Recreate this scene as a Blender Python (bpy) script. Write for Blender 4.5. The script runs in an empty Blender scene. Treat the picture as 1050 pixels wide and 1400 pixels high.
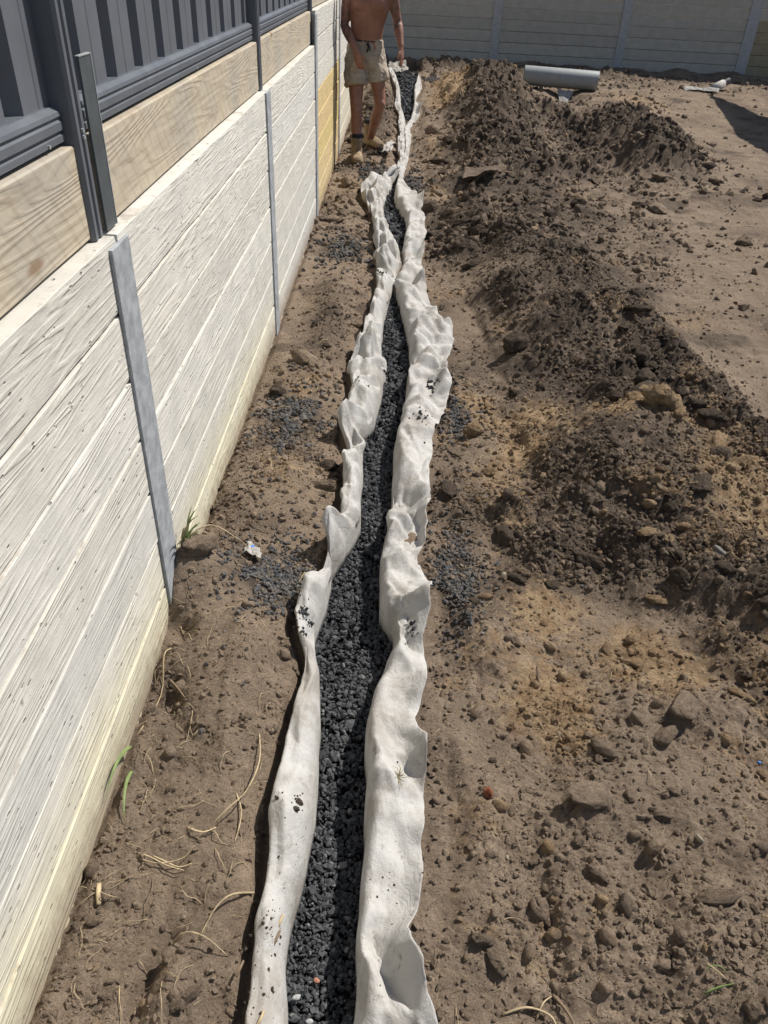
import bpy, bmesh, math, random
import numpy as np
from mathutils import Vector, Matrix, Quaternion

random.seed(7)
RNG = np.random.default_rng(11)
SC = bpy.context.scene
COL = SC.collection
PI = math.pi

# ------------------------------------------------------------------ camera
CAM_Z = 1.757
cd = bpy.data.cameras.new('camera'); cam = bpy.data.objects.new('camera', cd); COL.objects.link(cam)
cd.sensor_fit = 'VERTICAL'; cd.sensor_height = 24.0; cd.lens = 1041.0/1400.0*24.0
cd.clip_start = 0.02; cd.clip_end = 500
def cam_axes(pitch, yaw, roll):
    cp, sp, cy, sy = math.cos(pitch), math.sin(pitch), math.cos(yaw), math.sin(yaw)
    f = Vector((sy*cp, cy*cp, -sp)); r = Vector((cy, -sy, 0)); u = r.cross(f)
    return r*math.cos(roll)+u*math.sin(roll), u*math.cos(roll)-r*math.sin(roll), f
_r, _u, _f = cam_axes(math.radians(36.28), math.radians(0.17), math.radians(3.0))
cam.matrix_world = Matrix(((_r.x, _u.x, -_f.x, 0), (_r.y, _u.y, -_f.y, 0), (_r.z, _u.z, -_f.z, CAM_Z), (0, 0, 0, 1)))
SC.camera = cam

# ------------------------------------------------------------------ sky and sun
SUN_DIR = Vector((0.62, 0.44, 1.0)).normalized()          # towards the sun
w = bpy.data.worlds.new('World'); SC.world = w; w.use_nodes = True
nt = w.node_tree; nt.nodes.clear()
sky = nt.nodes.new('ShaderNodeTexSky'); sky.sky_type = 'NISHITA'; sky.sun_disc = False
sky.sun_elevation = math.asin(SUN_DIR.z); sky.sun_rotation = math.atan2(SUN_DIR.x, SUN_DIR.y)
bg = nt.nodes.new('ShaderNodeBackground'); bg.inputs['Strength'].default_value = 0.075
wo = nt.nodes.new('ShaderNodeOutputWorld')
nt.links.new(sky.outputs[0], bg.inputs['Color']); nt.links.new(bg.outputs[0], wo.inputs['Surface'])
sl = bpy.data.lights.new('sun', 'SUN'); sl.energy = 4.3; sl.angle = math.radians(0.5); sl.color = (1.0, 0.955, 0.89)
sun = bpy.data.objects.new('sun', sl); COL.objects.link(sun)
sun.rotation_euler = SUN_DIR.to_track_quat('Z', 'Y').to_euler(); sun.location = (6, 5, 12)
SC.view_settings.view_transform = 'Standard'; SC.view_settings.look = 'None'
SC.view_settings.exposure = 0.40; SC.view_settings.gamma = 1.0; SC.view_settings.use_curve_mapping = False

# ------------------------------------------------------------------ noise
def h2(ix, iy, s):
    n = (ix.astype(np.int64)*374761393 + iy.astype(np.int64)*668265263 + s*974711) & 0xffffffff
    n = ((n ^ (n >> 13))*1274126177) & 0xffffffff
    n = n ^ (n >> 16)
    n = ((n*2246822519) & 0xffffffff); n = n ^ (n >> 15)
    return n/4294967296.0
def vn(x, y, s=0):
    x = np.asarray(x, float); y = np.asarray(y, float)
    ix = np.floor(x); iy = np.floor(y); fx = x-ix; fy = y-iy
    fx = fx*fx*fx*(fx*(fx*6-15)+10); fy = fy*fy*fy*(fy*(fy*6-15)+10)
    a = h2(ix, iy, s); b = h2(ix+1, iy, s); c = h2(ix, iy+1, s); d = h2(ix+1, iy+1, s)
    return (a*(1-fx)+b*fx)*(1-fy)+(c*(1-fx)+d*fx)*fy
def fbm(x, y, s=0, o=4):
    t = 0.0; a = .5; k = 1.0
    ca, sa = math.cos(.6), math.sin(.6)
    for i in range(o):
        t = t+a*(vn(x*k, y*k, s+i*17)-.5)
        x, y = x*ca-y*sa, x*sa+y*ca
        a *= .5; k *= 2.03
    return t                                              # about -.45 .. .45
def lumps(x, y, cell, s=0, dens=.8):
    """rounded clods on a jittered lattice, 0..1"""
    x = np.asarray(x, float)/cell; y = np.asarray(y, float)/cell
    ix = np.floor(x); iy = np.floor(y); best = np.zeros_like(x)
    for dx in (-1, 0, 1):
        for dy in (-1, 0, 1):
            jx = ix+dx; jy = iy+dy
            px = jx+h2(jx, jy, s); py = jy+h2(jx, jy, s+1)
            r = .35+.5*h2(jx, jy, s+2); on = h2(jx, jy, s+3) < dens
            q = ((x-px)**2+(y-py)**2)/(r*r)
            hgt = np.where(on, (.4+.6*h2(jx, jy, s+4))*np.sqrt(np.clip(1-q, 0, 1)), 0)
            best = np.maximum(best, hgt)
    return best
def sstep(a, b, x):
    t = np.clip((x-a)/(b-a), 0, 1); return t*t*(3-2*t)
def gau(x, y, cx, cy, rx, ry, rot=0.0):
    dx = x-cx; dy = y-cy
    if rot:
        c, s = math.cos(rot), math.sin(rot); dx, dy = dx*c+dy*s, -dx*s+dy*c
    return np.exp(-(dx/rx)**2-(dy/ry)**2)

# ------------------------------------------------------------------ mesh helpers
def raw_mesh(name, V, loops, totals, smooth=False):
    me = bpy.data.meshes.new(name)
    V = np.asarray(V, np.float32); loops = np.asarray(loops, np.int32).ravel(); totals = np.asarray(totals, np.int32)
    me.vertices.add(len(V)); me.vertices.foreach_set('co', V.ravel())
    me.loops.add(len(loops)); me.loops.foreach_set('vertex_index', loops)
    me.polygons.add(len(totals))
    st = np.zeros(len(totals), np.int32); st[1:] = np.cumsum(totals)[:-1]
    me.polygons.foreach_set('loop_start', st); me.polygons.foreach_set('loop_total', totals)
    me.polygons.foreach_set('use_smooth', np.full(len(totals), smooth, bool))
    me.update(calc_edges=True); me.validate()
    return me
def grid_faces(nr, nc, wrap=False):
    i = np.arange(nr-1)[:, None]; j = np.arange(nc if wrap else nc-1)[None, :]
    j2 = (j+1) % nc
    return np.stack([i*nc+j, i*nc+j2, (i+1)*nc+j2, (i+1)*nc+j], -1).reshape(-1, 4)
def attr(me, name, vals):
    a = me.attributes.new(name, 'FLOAT', 'POINT'); a.data.foreach_set('value', np.asarray(vals, np.float32))
def link(name, me, mat=None, parent=None, loc=None, rot=None):
    o = bpy.data.objects.new(name, me); COL.objects.link(o)
    if mat is not None:
        me.materials.clear(); me.materials.append(mat)
    if parent: o.parent = parent
    if loc is not None: o.location = loc
    if rot is not None: o.rotation_euler = rot
    return o
def empty(name, loc=(0, 0, 0), rz=0.0):
    o = bpy.data.objects.new(name, None); COL.objects.link(o); o.location = loc; o.rotation_euler = (0, 0, rz)
    o.empty_display_size = .1
    return o
def tag(o, label=None, cat=None, group=None, kind=None):
    if label: o['label'] = label
    if cat: o['category'] = cat
    if group: o['group'] = group
    if kind: o['kind'] = kind
    return o
class MB:
    """collects boxes, prisms and tubes into one mesh"""
    def __init__(s): s.V = []; s.F = []
    def add(s, V, F):
        b = len(s.V); s.V += [tuple(v) for v in V]; s.F += [tuple(b+i for i in f) for f in F]; return s
    def box(s, x0, x1, y0, y1, z0, z1):
        V = [(x0,y0,z0),(x1,y0,z0),(x1,y1,z0),(x0,y1,z0),(x0,y0,z1),(x1,y0,z1),(x1,y1,z1),(x0,y1,z1)]
        return s.add(V, [(0,3,2,1),(4,5,6,7),(0,1,5,4),(1,2,6,5),(2,3,7,6),(3,0,4,7)])
    def prism(s, prof, axis, a, b):
        """profile extruded along an axis: axis 'y' profile (x,z); axis 'z' profile (x,y); axis 'x' profile (y,z)"""
        n = len(prof)
        mk = {'y': lambda p, t: (p[0], t, p[1]), 'z': lambda p, t: (p[0], p[1], t), 'x': lambda p, t: (t, p[0], p[1])}[axis]
        V = [mk(p, a) for p in prof]+[mk(p, b) for p in prof]
        F = [(i, (i+1) % n, n+(i+1) % n, n+i) for i in range(n)]+[tuple(range(n))[::-1], tuple(range(n, 2*n))]
        return s.add(V, F)
    def tube(s, pts, rad, n=8, side=None, flat=1.0, caps=True):
        pts = [Vector(p) for p in pts]
        if not hasattr(rad, '__len__'): rad = [rad]*len(pts)
        V = []; F = []
        sv = Vector(side) if side else None
        for i, p in enumerate(pts):
            d = (pts[min(i+1, len(pts)-1)]-pts[max(i-1, 0)]).normalized()
            if sv is None:
                sv = d.cross(Vector((0, 0, 1)))
                if sv.length < .05: sv = Vector((1, 0, 0))
            a = (sv-d*sv.dot(d)).normalized(); b = d.cross(a)
            r = rad[i]; ra, rb = (r if hasattr(r, '__len__') else (r, r*flat))
            for k in range(n):
                t = 2*PI*k/n; V.append(p+a*(math.cos(t)*ra)+b*(math.sin(t)*rb))
        for i in range(len(pts)-1):
            for k in range(n):
                F.append((i*n+k, i*n+(k+1) % n, (i+1)*n+(k+1) % n, (i+1)*n+k))
        if caps:
            F.append(tuple(range(n))[::-1]); F.append(tuple(range((len(pts)-1)*n, len(pts)*n)))
        return s.add(V, F)
    def ball(s, c, r, nu=14, nv=9, rot=None):
        rx, ry, rz = r if hasattr(r, '__len__') else (r, r, r)
        V = []; F = []; M = rot or Matrix.Identity(3); c = Vector(c)
        for i in range(nv+1):
            th = PI*(i+.02)/(nv+.04)
            for k in range(nu):
                ph = 2*PI*k/nu
                V.append(c+M @ Vector((rx*math.sin(th)*math.cos(ph), ry*math.sin(th)*math.sin(ph), rz*math.cos(th))))
        for i in range(nv):
            for k in range(nu):
                F.append((i*nu+k, (i+1)*nu+k, (i+1)*nu+(k+1) % nu, i*nu+(k+1) % nu))
        F.append(tuple(range(nu))); F.append(tuple(range(nv*nu, (nv+1)*nu))[::-1])
        return s.add(V, F)
    def mesh(s, name, smooth=False):
        me = bpy.data.meshes.new(name); me.from_pydata(s.V, [], s.F); me.update()
        if smooth: me.polygons.foreach_set('use_smooth', np.ones(len(me.polygons), bool))
        return me
    def build(s, name, mat, parent=None, smooth=False, bevel=0, loc=None, rot=None):
        o = link(name, s.mesh(name, smooth), mat, parent, loc, rot)
        if bevel:
            m = o.modifiers.new('bevel', 'BEVEL'); m.width = bevel; m.segments = 2; m.limit_method = 'ANGLE'
        return o

# ------------------------------------------------------------------ materials
class NT:
    def __init__(s, name):
        s.m = bpy.data.materials.new(name); s.m.use_nodes = True; s.t = s.m.node_tree; s.t.nodes.clear()
        s.out = s.n('ShaderNodeOutputMaterial'); s.b = s.n('ShaderNodeBsdfPrincipled'); s.L(s.b.outputs[0], s.out.inputs[0])
    def n(s, t, **kw):
        o = s.t.nodes.new(t)
        for k, v in kw.items(): setattr(o, k, v)
        return o
    def L(s, a, b): s.t.links.new(a, b)
    def put(s, sock, v):
        if isinstance(v, bpy.types.NodeSocket): s.L(v, sock)
        elif hasattr(v, '__len__') and len(v) == 3 and sock.type == 'RGBA': sock.default_value = (*v, 1)
        else: sock.default_value = v
    def coord(s, scale=(1, 1, 1), kind='Object', loc=None):
        tc = s.n('ShaderNodeTexCoord'); mp = s.n('ShaderNodeMapping'); s.L(tc.outputs[kind], mp.inputs[0])
        mp.inputs['Scale'].default_value = scale
        if loc is not None: s.put(mp.inputs['Location'], loc)
        return mp.outputs[0]
    def noise(s, co, scale, detail=4, rough=.55, dist=0.0, out='Fac'):
        o = s.n('ShaderNodeTexNoise'); s.L(co, o.inputs['Vector']); o.inputs['Scale'].default_value = scale
        o.inputs['Detail'].default_value = detail; o.inputs['Roughness'].default_value = rough; o.inputs['Distortion'].default_value = dist
        return o.outputs[out]
    def voro(s, co, scale, feature='F1', out='Distance', rnd=1.0):
        o = s.n('ShaderNodeTexVoronoi', feature=feature); s.L(co, o.inputs['Vector']); o.inputs['Scale'].default_value = scale
        o.inputs['Randomness'].default_value = rnd
        return o.outputs[out]
    def math(s, op, a, b=0.0, c=0.0, clamp=False):
        o = s.n('ShaderNodeMath', operation=op, use_clamp=clamp)
        for i, v in enumerate((a, b, c)): s.put(o.inputs[i], v)
        return o.outputs[0]
    def ramp(s, f, lo, hi, a=0.0, b=1.0, smooth=True):
        o = s.n('ShaderNodeMapRange', interpolation_type='SMOOTHSTEP' if smooth else 'LINEAR')
        for k, v in zip(('Value', 'From Min', 'From Max', 'To Min', 'To Max'), (f, lo, hi, a, b)): s.put(o.inputs[k], v)
        return o.outputs[0]
    def mix(s, f, a, b, mode='MIX'):
        o = s.n('ShaderNodeMix', data_type='RGBA', blend_type=mode)
        s.put(o.inputs[0], f); s.put(o.inputs[6], a); s.put(o.inputs[7], b)
        return o.outputs[2]
    def bump(s, h, dist, strength=1.0, normal=None):
        o = s.n('ShaderNodeBump'); s.put(o.inputs['Height'], h); o.inputs['Distance'].default_value = dist
        o.inputs['Strength'].default_value = strength
        if normal is not None: s.L(normal, o.inputs['Normal'])
        return o.outputs[0]
    def at(s, name): return s.n('ShaderNodeAttribute', attribute_name=name).outputs['Fac']
    def info(s, k): return s.n('ShaderNodeObjectInfo').outputs[k]
    def fin(s, color=None, rough=None, normal=None, metal=None, spec=None):
        if color is not None: s.put(s.b.inputs['Base Color'], color)
        if rough is not None: s.put(s.b.inputs['Roughness'], rough)
        if normal is not None: s.L(normal, s.b.inputs['Normal'])
        if metal is not None: s.put(s.b.inputs['Metallic'], metal)
        if spec is not None: s.put(s.b.inputs['Specular IOR Level'], spec)
        return s.m

def soil_material(name, wet=None, ochre=None, k=1.0):
    t = NT(name); co = t.coord((k, k, k), kind='Object')
    wv = t.at('wet') if wet is None else wet
    ov = t.at('ochre') if ochre is None else ochre
    big = t.noise(co, 2.3, 5, .6); mid = t.noise(co, 17, 5, .65); fine = t.noise(co, 140, 4, .7); spk = t.noise(co, 300, 3, .7)
    dry = t.mix(t.ramp(mid, .35, .65), (.285, .213, .153), (.455, .348, .250))
    dry = t.mix(t.ramp(big, .4, .62), dry, (.35, .268, .192))
    dry = t.mix(t.math('MULTIPLY', t.ramp(t.noise(t.coord((4*k, 13*k, 4*k)), 1.0, 6, .75), .48, .64), .42), dry, (.19, .142, .105))
    damp = t.mix(t.ramp(mid, .38, .66), (.085, .065, .050), (.168, .129, .096))
    clay = t.mix(t.ramp(mid, .35, .65), (.34, .222, .122), (.52, .375, .225))
    wn = t.math('ADD', wv, t.math('MULTIPLY', t.math('SUBTRACT', t.math('MULTIPLY', t.math('ADD', mid, t.noise(co, 5, 6, .7)), .5), .5), 1.9))
    c = t.mix(t.ramp(wn, .15, .85), dry, damp)
    on = t.math('ADD', ov, t.math('MULTIPLY', t.math('SUBTRACT', t.noise(co, 26, 5, .7), .5), 1.3))
    c = t.mix(t.math('MULTIPLY', t.ramp(on, .26, .72), .95), c, clay)
    c = t.mix(t.math('MULTIPLY', t.at('gravel'), 1.0, clamp=True), c, (.022, .024, .027)) if wet is None else c
    c = t.mix(t.ramp(fine, .3, .72), t.mix(.32, c, (0.06, .046, .036)), c)
    c = t.mix(t.ramp(spk, .58, .70), c, t.mix(.42, c, (.42, .36, .29)))
    nb = t.bump(t.noise(co, 90, 6, .72), .022, 1.0)
    if k < 1:
        nb = t.bump(t.math('ADD', t.noise(co, 55, 6, .75), t.math('MULTIPLY', t.voro(co, 120), .5)), .012, 1.0, nb)
    nb = t.bump(t.noise(co, 380, 3, .7), .004, .8, nb)
    return t.fin(c, .97, nb, spec=.12)
M = {}
M['soil'] = soil_material('soil')
M['clod_dark'] = soil_material('damp_clod_soil', .8, 0.0, .06)
M['clod_tan'] = soil_material('dry_clod_soil', .18, 0.1, .06)
M['clod_clay'] = soil_material('ochre_clay', .0, .85, .06)

def gravel_material(dust=0.0):
    t = NT('bluestone_gravel'); r = t.at('rnd'); co = t.coord()
    c = t.mix(t.ramp(r, 0, .75, smooth=False), (.025, .026, .0275), (.080, .083, .087))
    c = t.mix(t.ramp(r, .955, .985), c, (.17, .17, .165))
    c = t.mix(t.ramp(t.noise(co, 160, 3), .45, .75), c, t.mix(.3, c, (.16, .16, .16)))
    if dust: c = t.mix(t.ramp(t.noise(co, 40, 4, .7), .40, .62, 0, dust), c, (.19, .155, .12))
    return t.fin(c, .9, t.bump(t.noise(co, 300, 3), .002, .6), spec=.15)
M['gravel'] = gravel_material()
M['gravel_dusty'] = gravel_material(.5)

def concrete_material():
    t = NT('woodgrain_concrete'); rnd = t.info('Random')
    off = t.n('ShaderNodeCombineXYZ'); t.put(off.inputs[1], t.math('MULTIPLY', rnd, 37.0)); t.put(off.inputs[2], t.math('MULTIPLY', rnd, 61.0))
    co = t.coord((1, .75, 12.0), loc=off.outputs[0]); cf = t.coord((1, 1, 1), loc=off.outputs[0]); cs = t.coord((3, 7, 60), loc=off.outputs[0])
    n = t.noise(co, 1.0, 2.5, .5, .2)
    rings = t.math('SINE', t.math('MULTIPLY', n, 78.0))
    mask = t.ramp(t.noise(t.coord((1, 2.2, 6), loc=off.outputs[0]), 1.6, 4), .4, .6)
    hgt = t.math('MULTIPLY', t.ramp(rings, -.2, .95), t.math('ADD', t.math('MULTIPLY', mask, .8), .2))
    streak = t.noise(cs, 1.6, 5, .65)
    blot = t.noise(cf, 7, 5, .65); pits = t.ramp(t.voro(t.coord((1, .6, 1.3), loc=off.outputs[0]), 34), .07, .17)
    pm = t.ramp(t.noise(cf, 9, 2), .46, .56)
    pit = t.math('MAXIMUM', pits, t.math('SUBTRACT', 1.0, pm))
    tint = t.info('Color')
    c = t.mix(t.ramp(blot, .3, .7), (.525, .51, .47), (.625, .605, .56))
    c = t.mix(t.math('MULTIPLY', t.ramp(hgt, .25, .9), .30), c, (.66, .635, .56))
    c = t.mix(t.math('MULTIPLY', t.ramp(streak, .5, .75), .25), c, (.52, .505, .47))
    c = t.mix(1.0, c, tint, 'MULTIPLY')
    c = t.mix(t.math('MULTIPLY', t.math('SUBTRACT', 1.0, pit), .6), c, (.17, .165, .15))
    spot = t.ramp(t.noise(cf, 14, 3, .5), .72, .78)
    c = t.mix(t.math('MULTIPLY', spot, .55), c, (.16, .13, .10))
    geo = t.n('ShaderNodeNewGeometry'); sp = t.n('ShaderNodeSeparateXYZ'); t.L(geo.outputs['Position'], sp.inputs[0]); sn = t.n('ShaderNodeSeparateXYZ'); t.L(geo.outputs['True Normal'], sn.inputs[0])
    wz = t.math('ADD', sp.outputs[2], t.math('MULTIPLY', t.math('SUBTRACT', t.noise(cf, 3, 5, .7), .5), .35))
    c = t.mix(t.math('MULTIPLY', t.ramp(wz, .42, .05), t.ramp(sp.outputs[1], 5.0, 3.0)), c, t.mix(1.0, c, (1.05, 1.0, .80), 'MULTIPLY'))
    c = t.mix(t.math('MULTIPLY', t.ramp(t.math('ADD', sp.outputs[2], t.math('MULTIPLY', t.math('SUBTRACT', t.noise(cf, 16, 6, .75), .5), .22)), .12, .0), .7), c, (.25, .19, .135))
    led = t.math('MULTIPLY', t.ramp(sn.outputs[2], .6, .9), t.ramp(t.noise(t.coord((1, .6, 1), loc=off.outputs[0]), 13, 6, .75), .52, .68))
    c = t.mix(t.math('MULTIPLY', led, .55), c, (.24, .19, .14))
    nb = t.bump(hgt, .0028, .6)
    nb = t.bump(streak, .003, .65, nb)
    nb = t.bump(t.math('ADD', pit, t.math('MULTIPLY', blot, .6)), .0045, .9, nb)
    return t.fin(c, .9, nb, spec=.2)
M['concrete'] = concrete_material()

def timber_material():
    t = NT('pine_sleeper'); rnd = t.info('Random')
    off = t.n('ShaderNodeCombineXYZ'); t.put(off.inputs[1], t.math('MULTIPLY', rnd, 23.0)); t.put(off.inputs[2], t.math('MULTIPLY', rnd, 41.0))
    co = t.coord((1, .5, 4.2), loc=off.outputs[0]); cf = t.coord(loc=off.outputs[0])
    n = t.noise(co, 1.05, 2, .5, .3)
    rings = t.ramp(t.math('SINE', t.math('MULTIPLY', n, 190.0)), -.6, 1)
    c = t.mix(rings, (.475, .41, .31), (.445, .38, .283))
    c = t.mix(t.ramp(t.noise(cf, 3.5, 4, .6), .42, .68), c, (.40, .36, .295))
    c = t.mix(t.math('MULTIPLY', t.ramp(t.noise(t.coord((1, 2, 50), loc=off.outputs[0]), 2, 5), .45, .75), .55), c, (.22, .17, .12))
    saw = t.n('ShaderNodeTexWave', wave_type='BANDS', bands_direction='DIAGONAL'); t.L(t.coord((1, 1, .8), loc=off.outputs[0]), saw.inputs[0])
    saw.inputs['Scale'].default_value = 9; saw.inputs['Distortion'].default_value = 2.5; saw.inputs['Detail'].default_value = 2
    c = t.mix(t.math('MULTIPLY', t.ramp(saw.outputs['Fac'], .75, 1), .2), c, (.24, .19, .14))
    knot = t.ramp(t.voro(t.coord((1, 1.1, 3.2), loc=off.outputs[0]), 1.4), .03, .085)
    c = t.mix(t.math('MULTIPLY', t.math('SUBTRACT', 1, knot), .7), c, (.19, .11, .055))
    return t.fin(c, .85, t.bump(t.math('ADD', rings, t.noise(cf, 60, 4)), .0012, .6), spec=.2)
M['timber'] = timber_material()

def paint(name, col, rough=.5, metal=0.0, var=.12, bump=.0006, sc=20, spec=.4, spots=None):
    t = NT(name); co = t.coord()
    f = t.noise(co, sc, 5, .65)
    c = t.mix(t.ramp(f, .3, .7), tuple(x*(1-var) for x in col), tuple(min(1, x*(1+var)) for x in col))
    if spots: c = t.mix(t.math('MULTIPLY', t.ramp(t.noise(co, spots[1], 5, .7), spots[2], spots[2]+.08), spots[3]), c, spots[0])
    return t.fin(c, t.ramp(f, .3, .7, rough-.08, rough+.08), t.bump(t.noise(co, sc*6, 3), bump, .5), metal, spec)
M['galv'] = paint('galvanised_steel', (.33, .345, .36), .6, .1, .2, sc=26, spots=((.55, .58, .60), 11, .62, .6))
M['fence'] = paint('grey_fence_steel', (.122, .130, .146), .42, 0, .05, .0002, 6)
M['fence_trim'] = paint('grey_fence_trim', (.115, .125, .14), .42, 0, .06, .0002, 8)
M['plate'] = paint('dark_steel_plate', (.078, .088, .092), .5, .1, .1, sc=14)
M['galv_pale'] = paint('weathered_galvanised_steel', (.42, .42, .42), .7, 0, .12, sc=22)
M['edge'] = paint('bare_steel_edge', (.36, .38, .38), .5, .3)
M['pvc'] = paint('grey_pvc', (.30, .312, .305), .55, 0, .06, .0004, 14, spots=((.36, .35, .33), 30, .58, .5))
M['black_plastic'] = paint('black_plastic', (.018, .018, .02), .4, 0, .1)

def fabric_material():
    t = NT('geotextile'); co = t.coord()
    st = t.noise(co, 9, 5, .65); wv = t.noise(co, 620, 2, .6); mid = t.noise(co, 55, 5, .7)
    c = t.mix(t.ramp(st, .35, .68), (.56, .545, .515), (.475, .455, .42))
    c = t.mix(t.math('MULTIPLY', t.ramp(mid, .55, .8), .55), c, (.38, .355, .32))
    c = t.mix(t.math('MULTIPLY', t.ramp(t.noise(co, 21, 6, .75), .57, .70), .85), c, (.27, .235, .20))
    c = t.mix(t.math('MULTIPLY', t.ramp(t.noise(co, 4.5, 5, .7), .48, .66), .6), c, (.33, .29, .245))
    c = t.mix(t.math('MULTIPLY', t.ramp(wv, .45, .7), .18), c, (.36, .35, .33))
    cw = t.coord((1, .55, 1)); cr = t.math('ABSOLUTE', t.math('SUBTRACT', t.noise(cw, 24, 3, .55, .8), .5)); cr2 = t.math('ABSOLUTE', t.math('SUBTRACT', t.noise(co, 62, 2, .5, .6), .5))
    nb0 = t.bump(t.ramp(cr, .0, .09), .004, .22); nb0 = t.bump(t.ramp(cr2, 0, .1), .002, .18, nb0)
    t.fin(c, .95, t.bump(t.math('ADD', wv, t.math('MULTIPLY', t.noise(co, 120, 4, .6), 1.4)), .0022, .6, nb0), spec=.08)
    tr = t.n('ShaderNodeBsdfTranslucent'); t.L(c, tr.inputs[0]); mx = t.n('ShaderNodeMixShader'); mx.inputs[0].default_value = .14
    t.L(t.b.outputs[0], mx.inputs[1]); t.L(tr.outputs[0], mx.inputs[2]); t.L(mx.outputs[0], t.out.inputs[0])
    return t.m
M['fabric'] = fabric_material()
M['fabric_dirty_shaded'] = paint('muddy_shaded_geotextile', (.36, .34, .31), .95, 0, .25, .001, 30, .05)
M['straw'] = paint('dry_straw', (.38, .30, .185), .9, 0, .4, .0003, 30, .2)
M['root'] = paint('dead_root', (.17, .125, .085), .9, 0, .3, .0006, 40, .1)
M['grass'] = paint('green_grass', (.16, .21, .075), .6, 0, .25, .0002, 30, .3)
M['brick'] = paint('red_brick_chip', (.27, .095, .05), .95, 0, .5, .02, 2, .05, spots=((.12, .07, .05), 3, .52, .8))
M['pale_stone'] = paint('pale_stone', (.42, .36, .27), .9, 0, .2, .02, 2, .15)
M['grey_stone'] = paint('grey_stone', (.20, .19, .175), .85, 0, .2, .02, 2, .2)
M['pink_stone'] = paint('pink_stone', (.50, .24, .16), .85, 0, .2, .02, 2, .2)
M['white_stone'] = paint('white_stone', (.5, .5, .49), .8, 0, .2, .02, 2, .2)
M['litter'] = paint('white_wrapper', (.33, .31, .28), .5, 0, .1, .001, 30, .3, spots=((.2, .17, .13), 40, .56, .7))
M['blue'] = paint('blue_print', (.03, .17, .52), .5)

# ------------------------------------------------------------------ layout: trench edges (outer x, y, inner x, y), metres
LEFT_EDGES = [(-0.228, 0.541, -0.143, 0.564), (-0.227, 0.589, -0.141, 0.614), (-0.229, 0.722, -0.164, 0.751), (-0.23, 0.796, -0.16, 0.828), (-0.231, 0.876, -0.15, 0.912), (-0.242, 1.056, -0.129, 1.1), (-0.236, 1.27, -0.141, 1.322), (-0.222, 1.42, -0.156, 1.476), (-0.212, 1.516, -0.172, 1.574), (-0.207, 1.566, -0.183, 1.624), (-0.228, 1.618, -0.191, 1.68), (-0.258, 1.678, -0.198, 1.744), (-0.27, 1.742, -0.186, 1.812), (-0.256, 1.811, -0.175, 1.883), (-0.235, 1.884, -0.174, 1.957), (-0.221, 1.979, -0.173, 2.054), (-0.19, 2.081, -0.129, 2.161), (-0.168, 2.256, -0.082, 2.345), (-0.171, 2.553, -0.09, 2.653), (-0.181, 2.779, -0.101, 2.888), (-0.197, 2.87, -0.116, 2.983), (-0.206, 2.966, -0.081, 3.087), (-0.213, 3.033, -0.057, 3.159), (-0.189, 3.327, -0.028, 3.466), (-0.227, 3.57, -0.02, 3.724), (-0.187, 3.849, -0.052, 4.006), (-0.151, 4.163, -0.048, 4.327), (-0.123, 4.515, -0.026, 4.692), (-0.119, 4.775, 0.011, 4.967), (-0.14, 5.207, 0.056, 5.427), (-0.149, 5.365, 0.044, 5.591), (-0.158, 5.531, 0.015, 5.76), (-0.185, 6.084, -0.087, 6.322), (-0.221, 6.392, -0.113, 6.644), (-0.29, 6.72, -0.13, 6.996), (-0.362, 7.002, -0.099, 7.312), (-0.351, 7.269, -0.058, 7.596), (-0.276, 7.509, -0.055, 7.83), (-0.057, 7.795, 0.042, 8.099), (-0.015, 8.356, 0.061, 8.675), (-0.061, 8.89, 0.066, 9.243), (-0.053, 9.954, 0.071, 10.347), (-0.067, 10.974, 0.048, 11.405), (-0.156, 11.541, 0.001, 12.021), (-0.098, 12.081, -0.039, 12.568), (-0.14, 12.54, -0.036, 13.08), (-0.213, 13.481, -0.128, 14.06), (-0.299, 14.195, -0.189, 14.817)]
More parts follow.
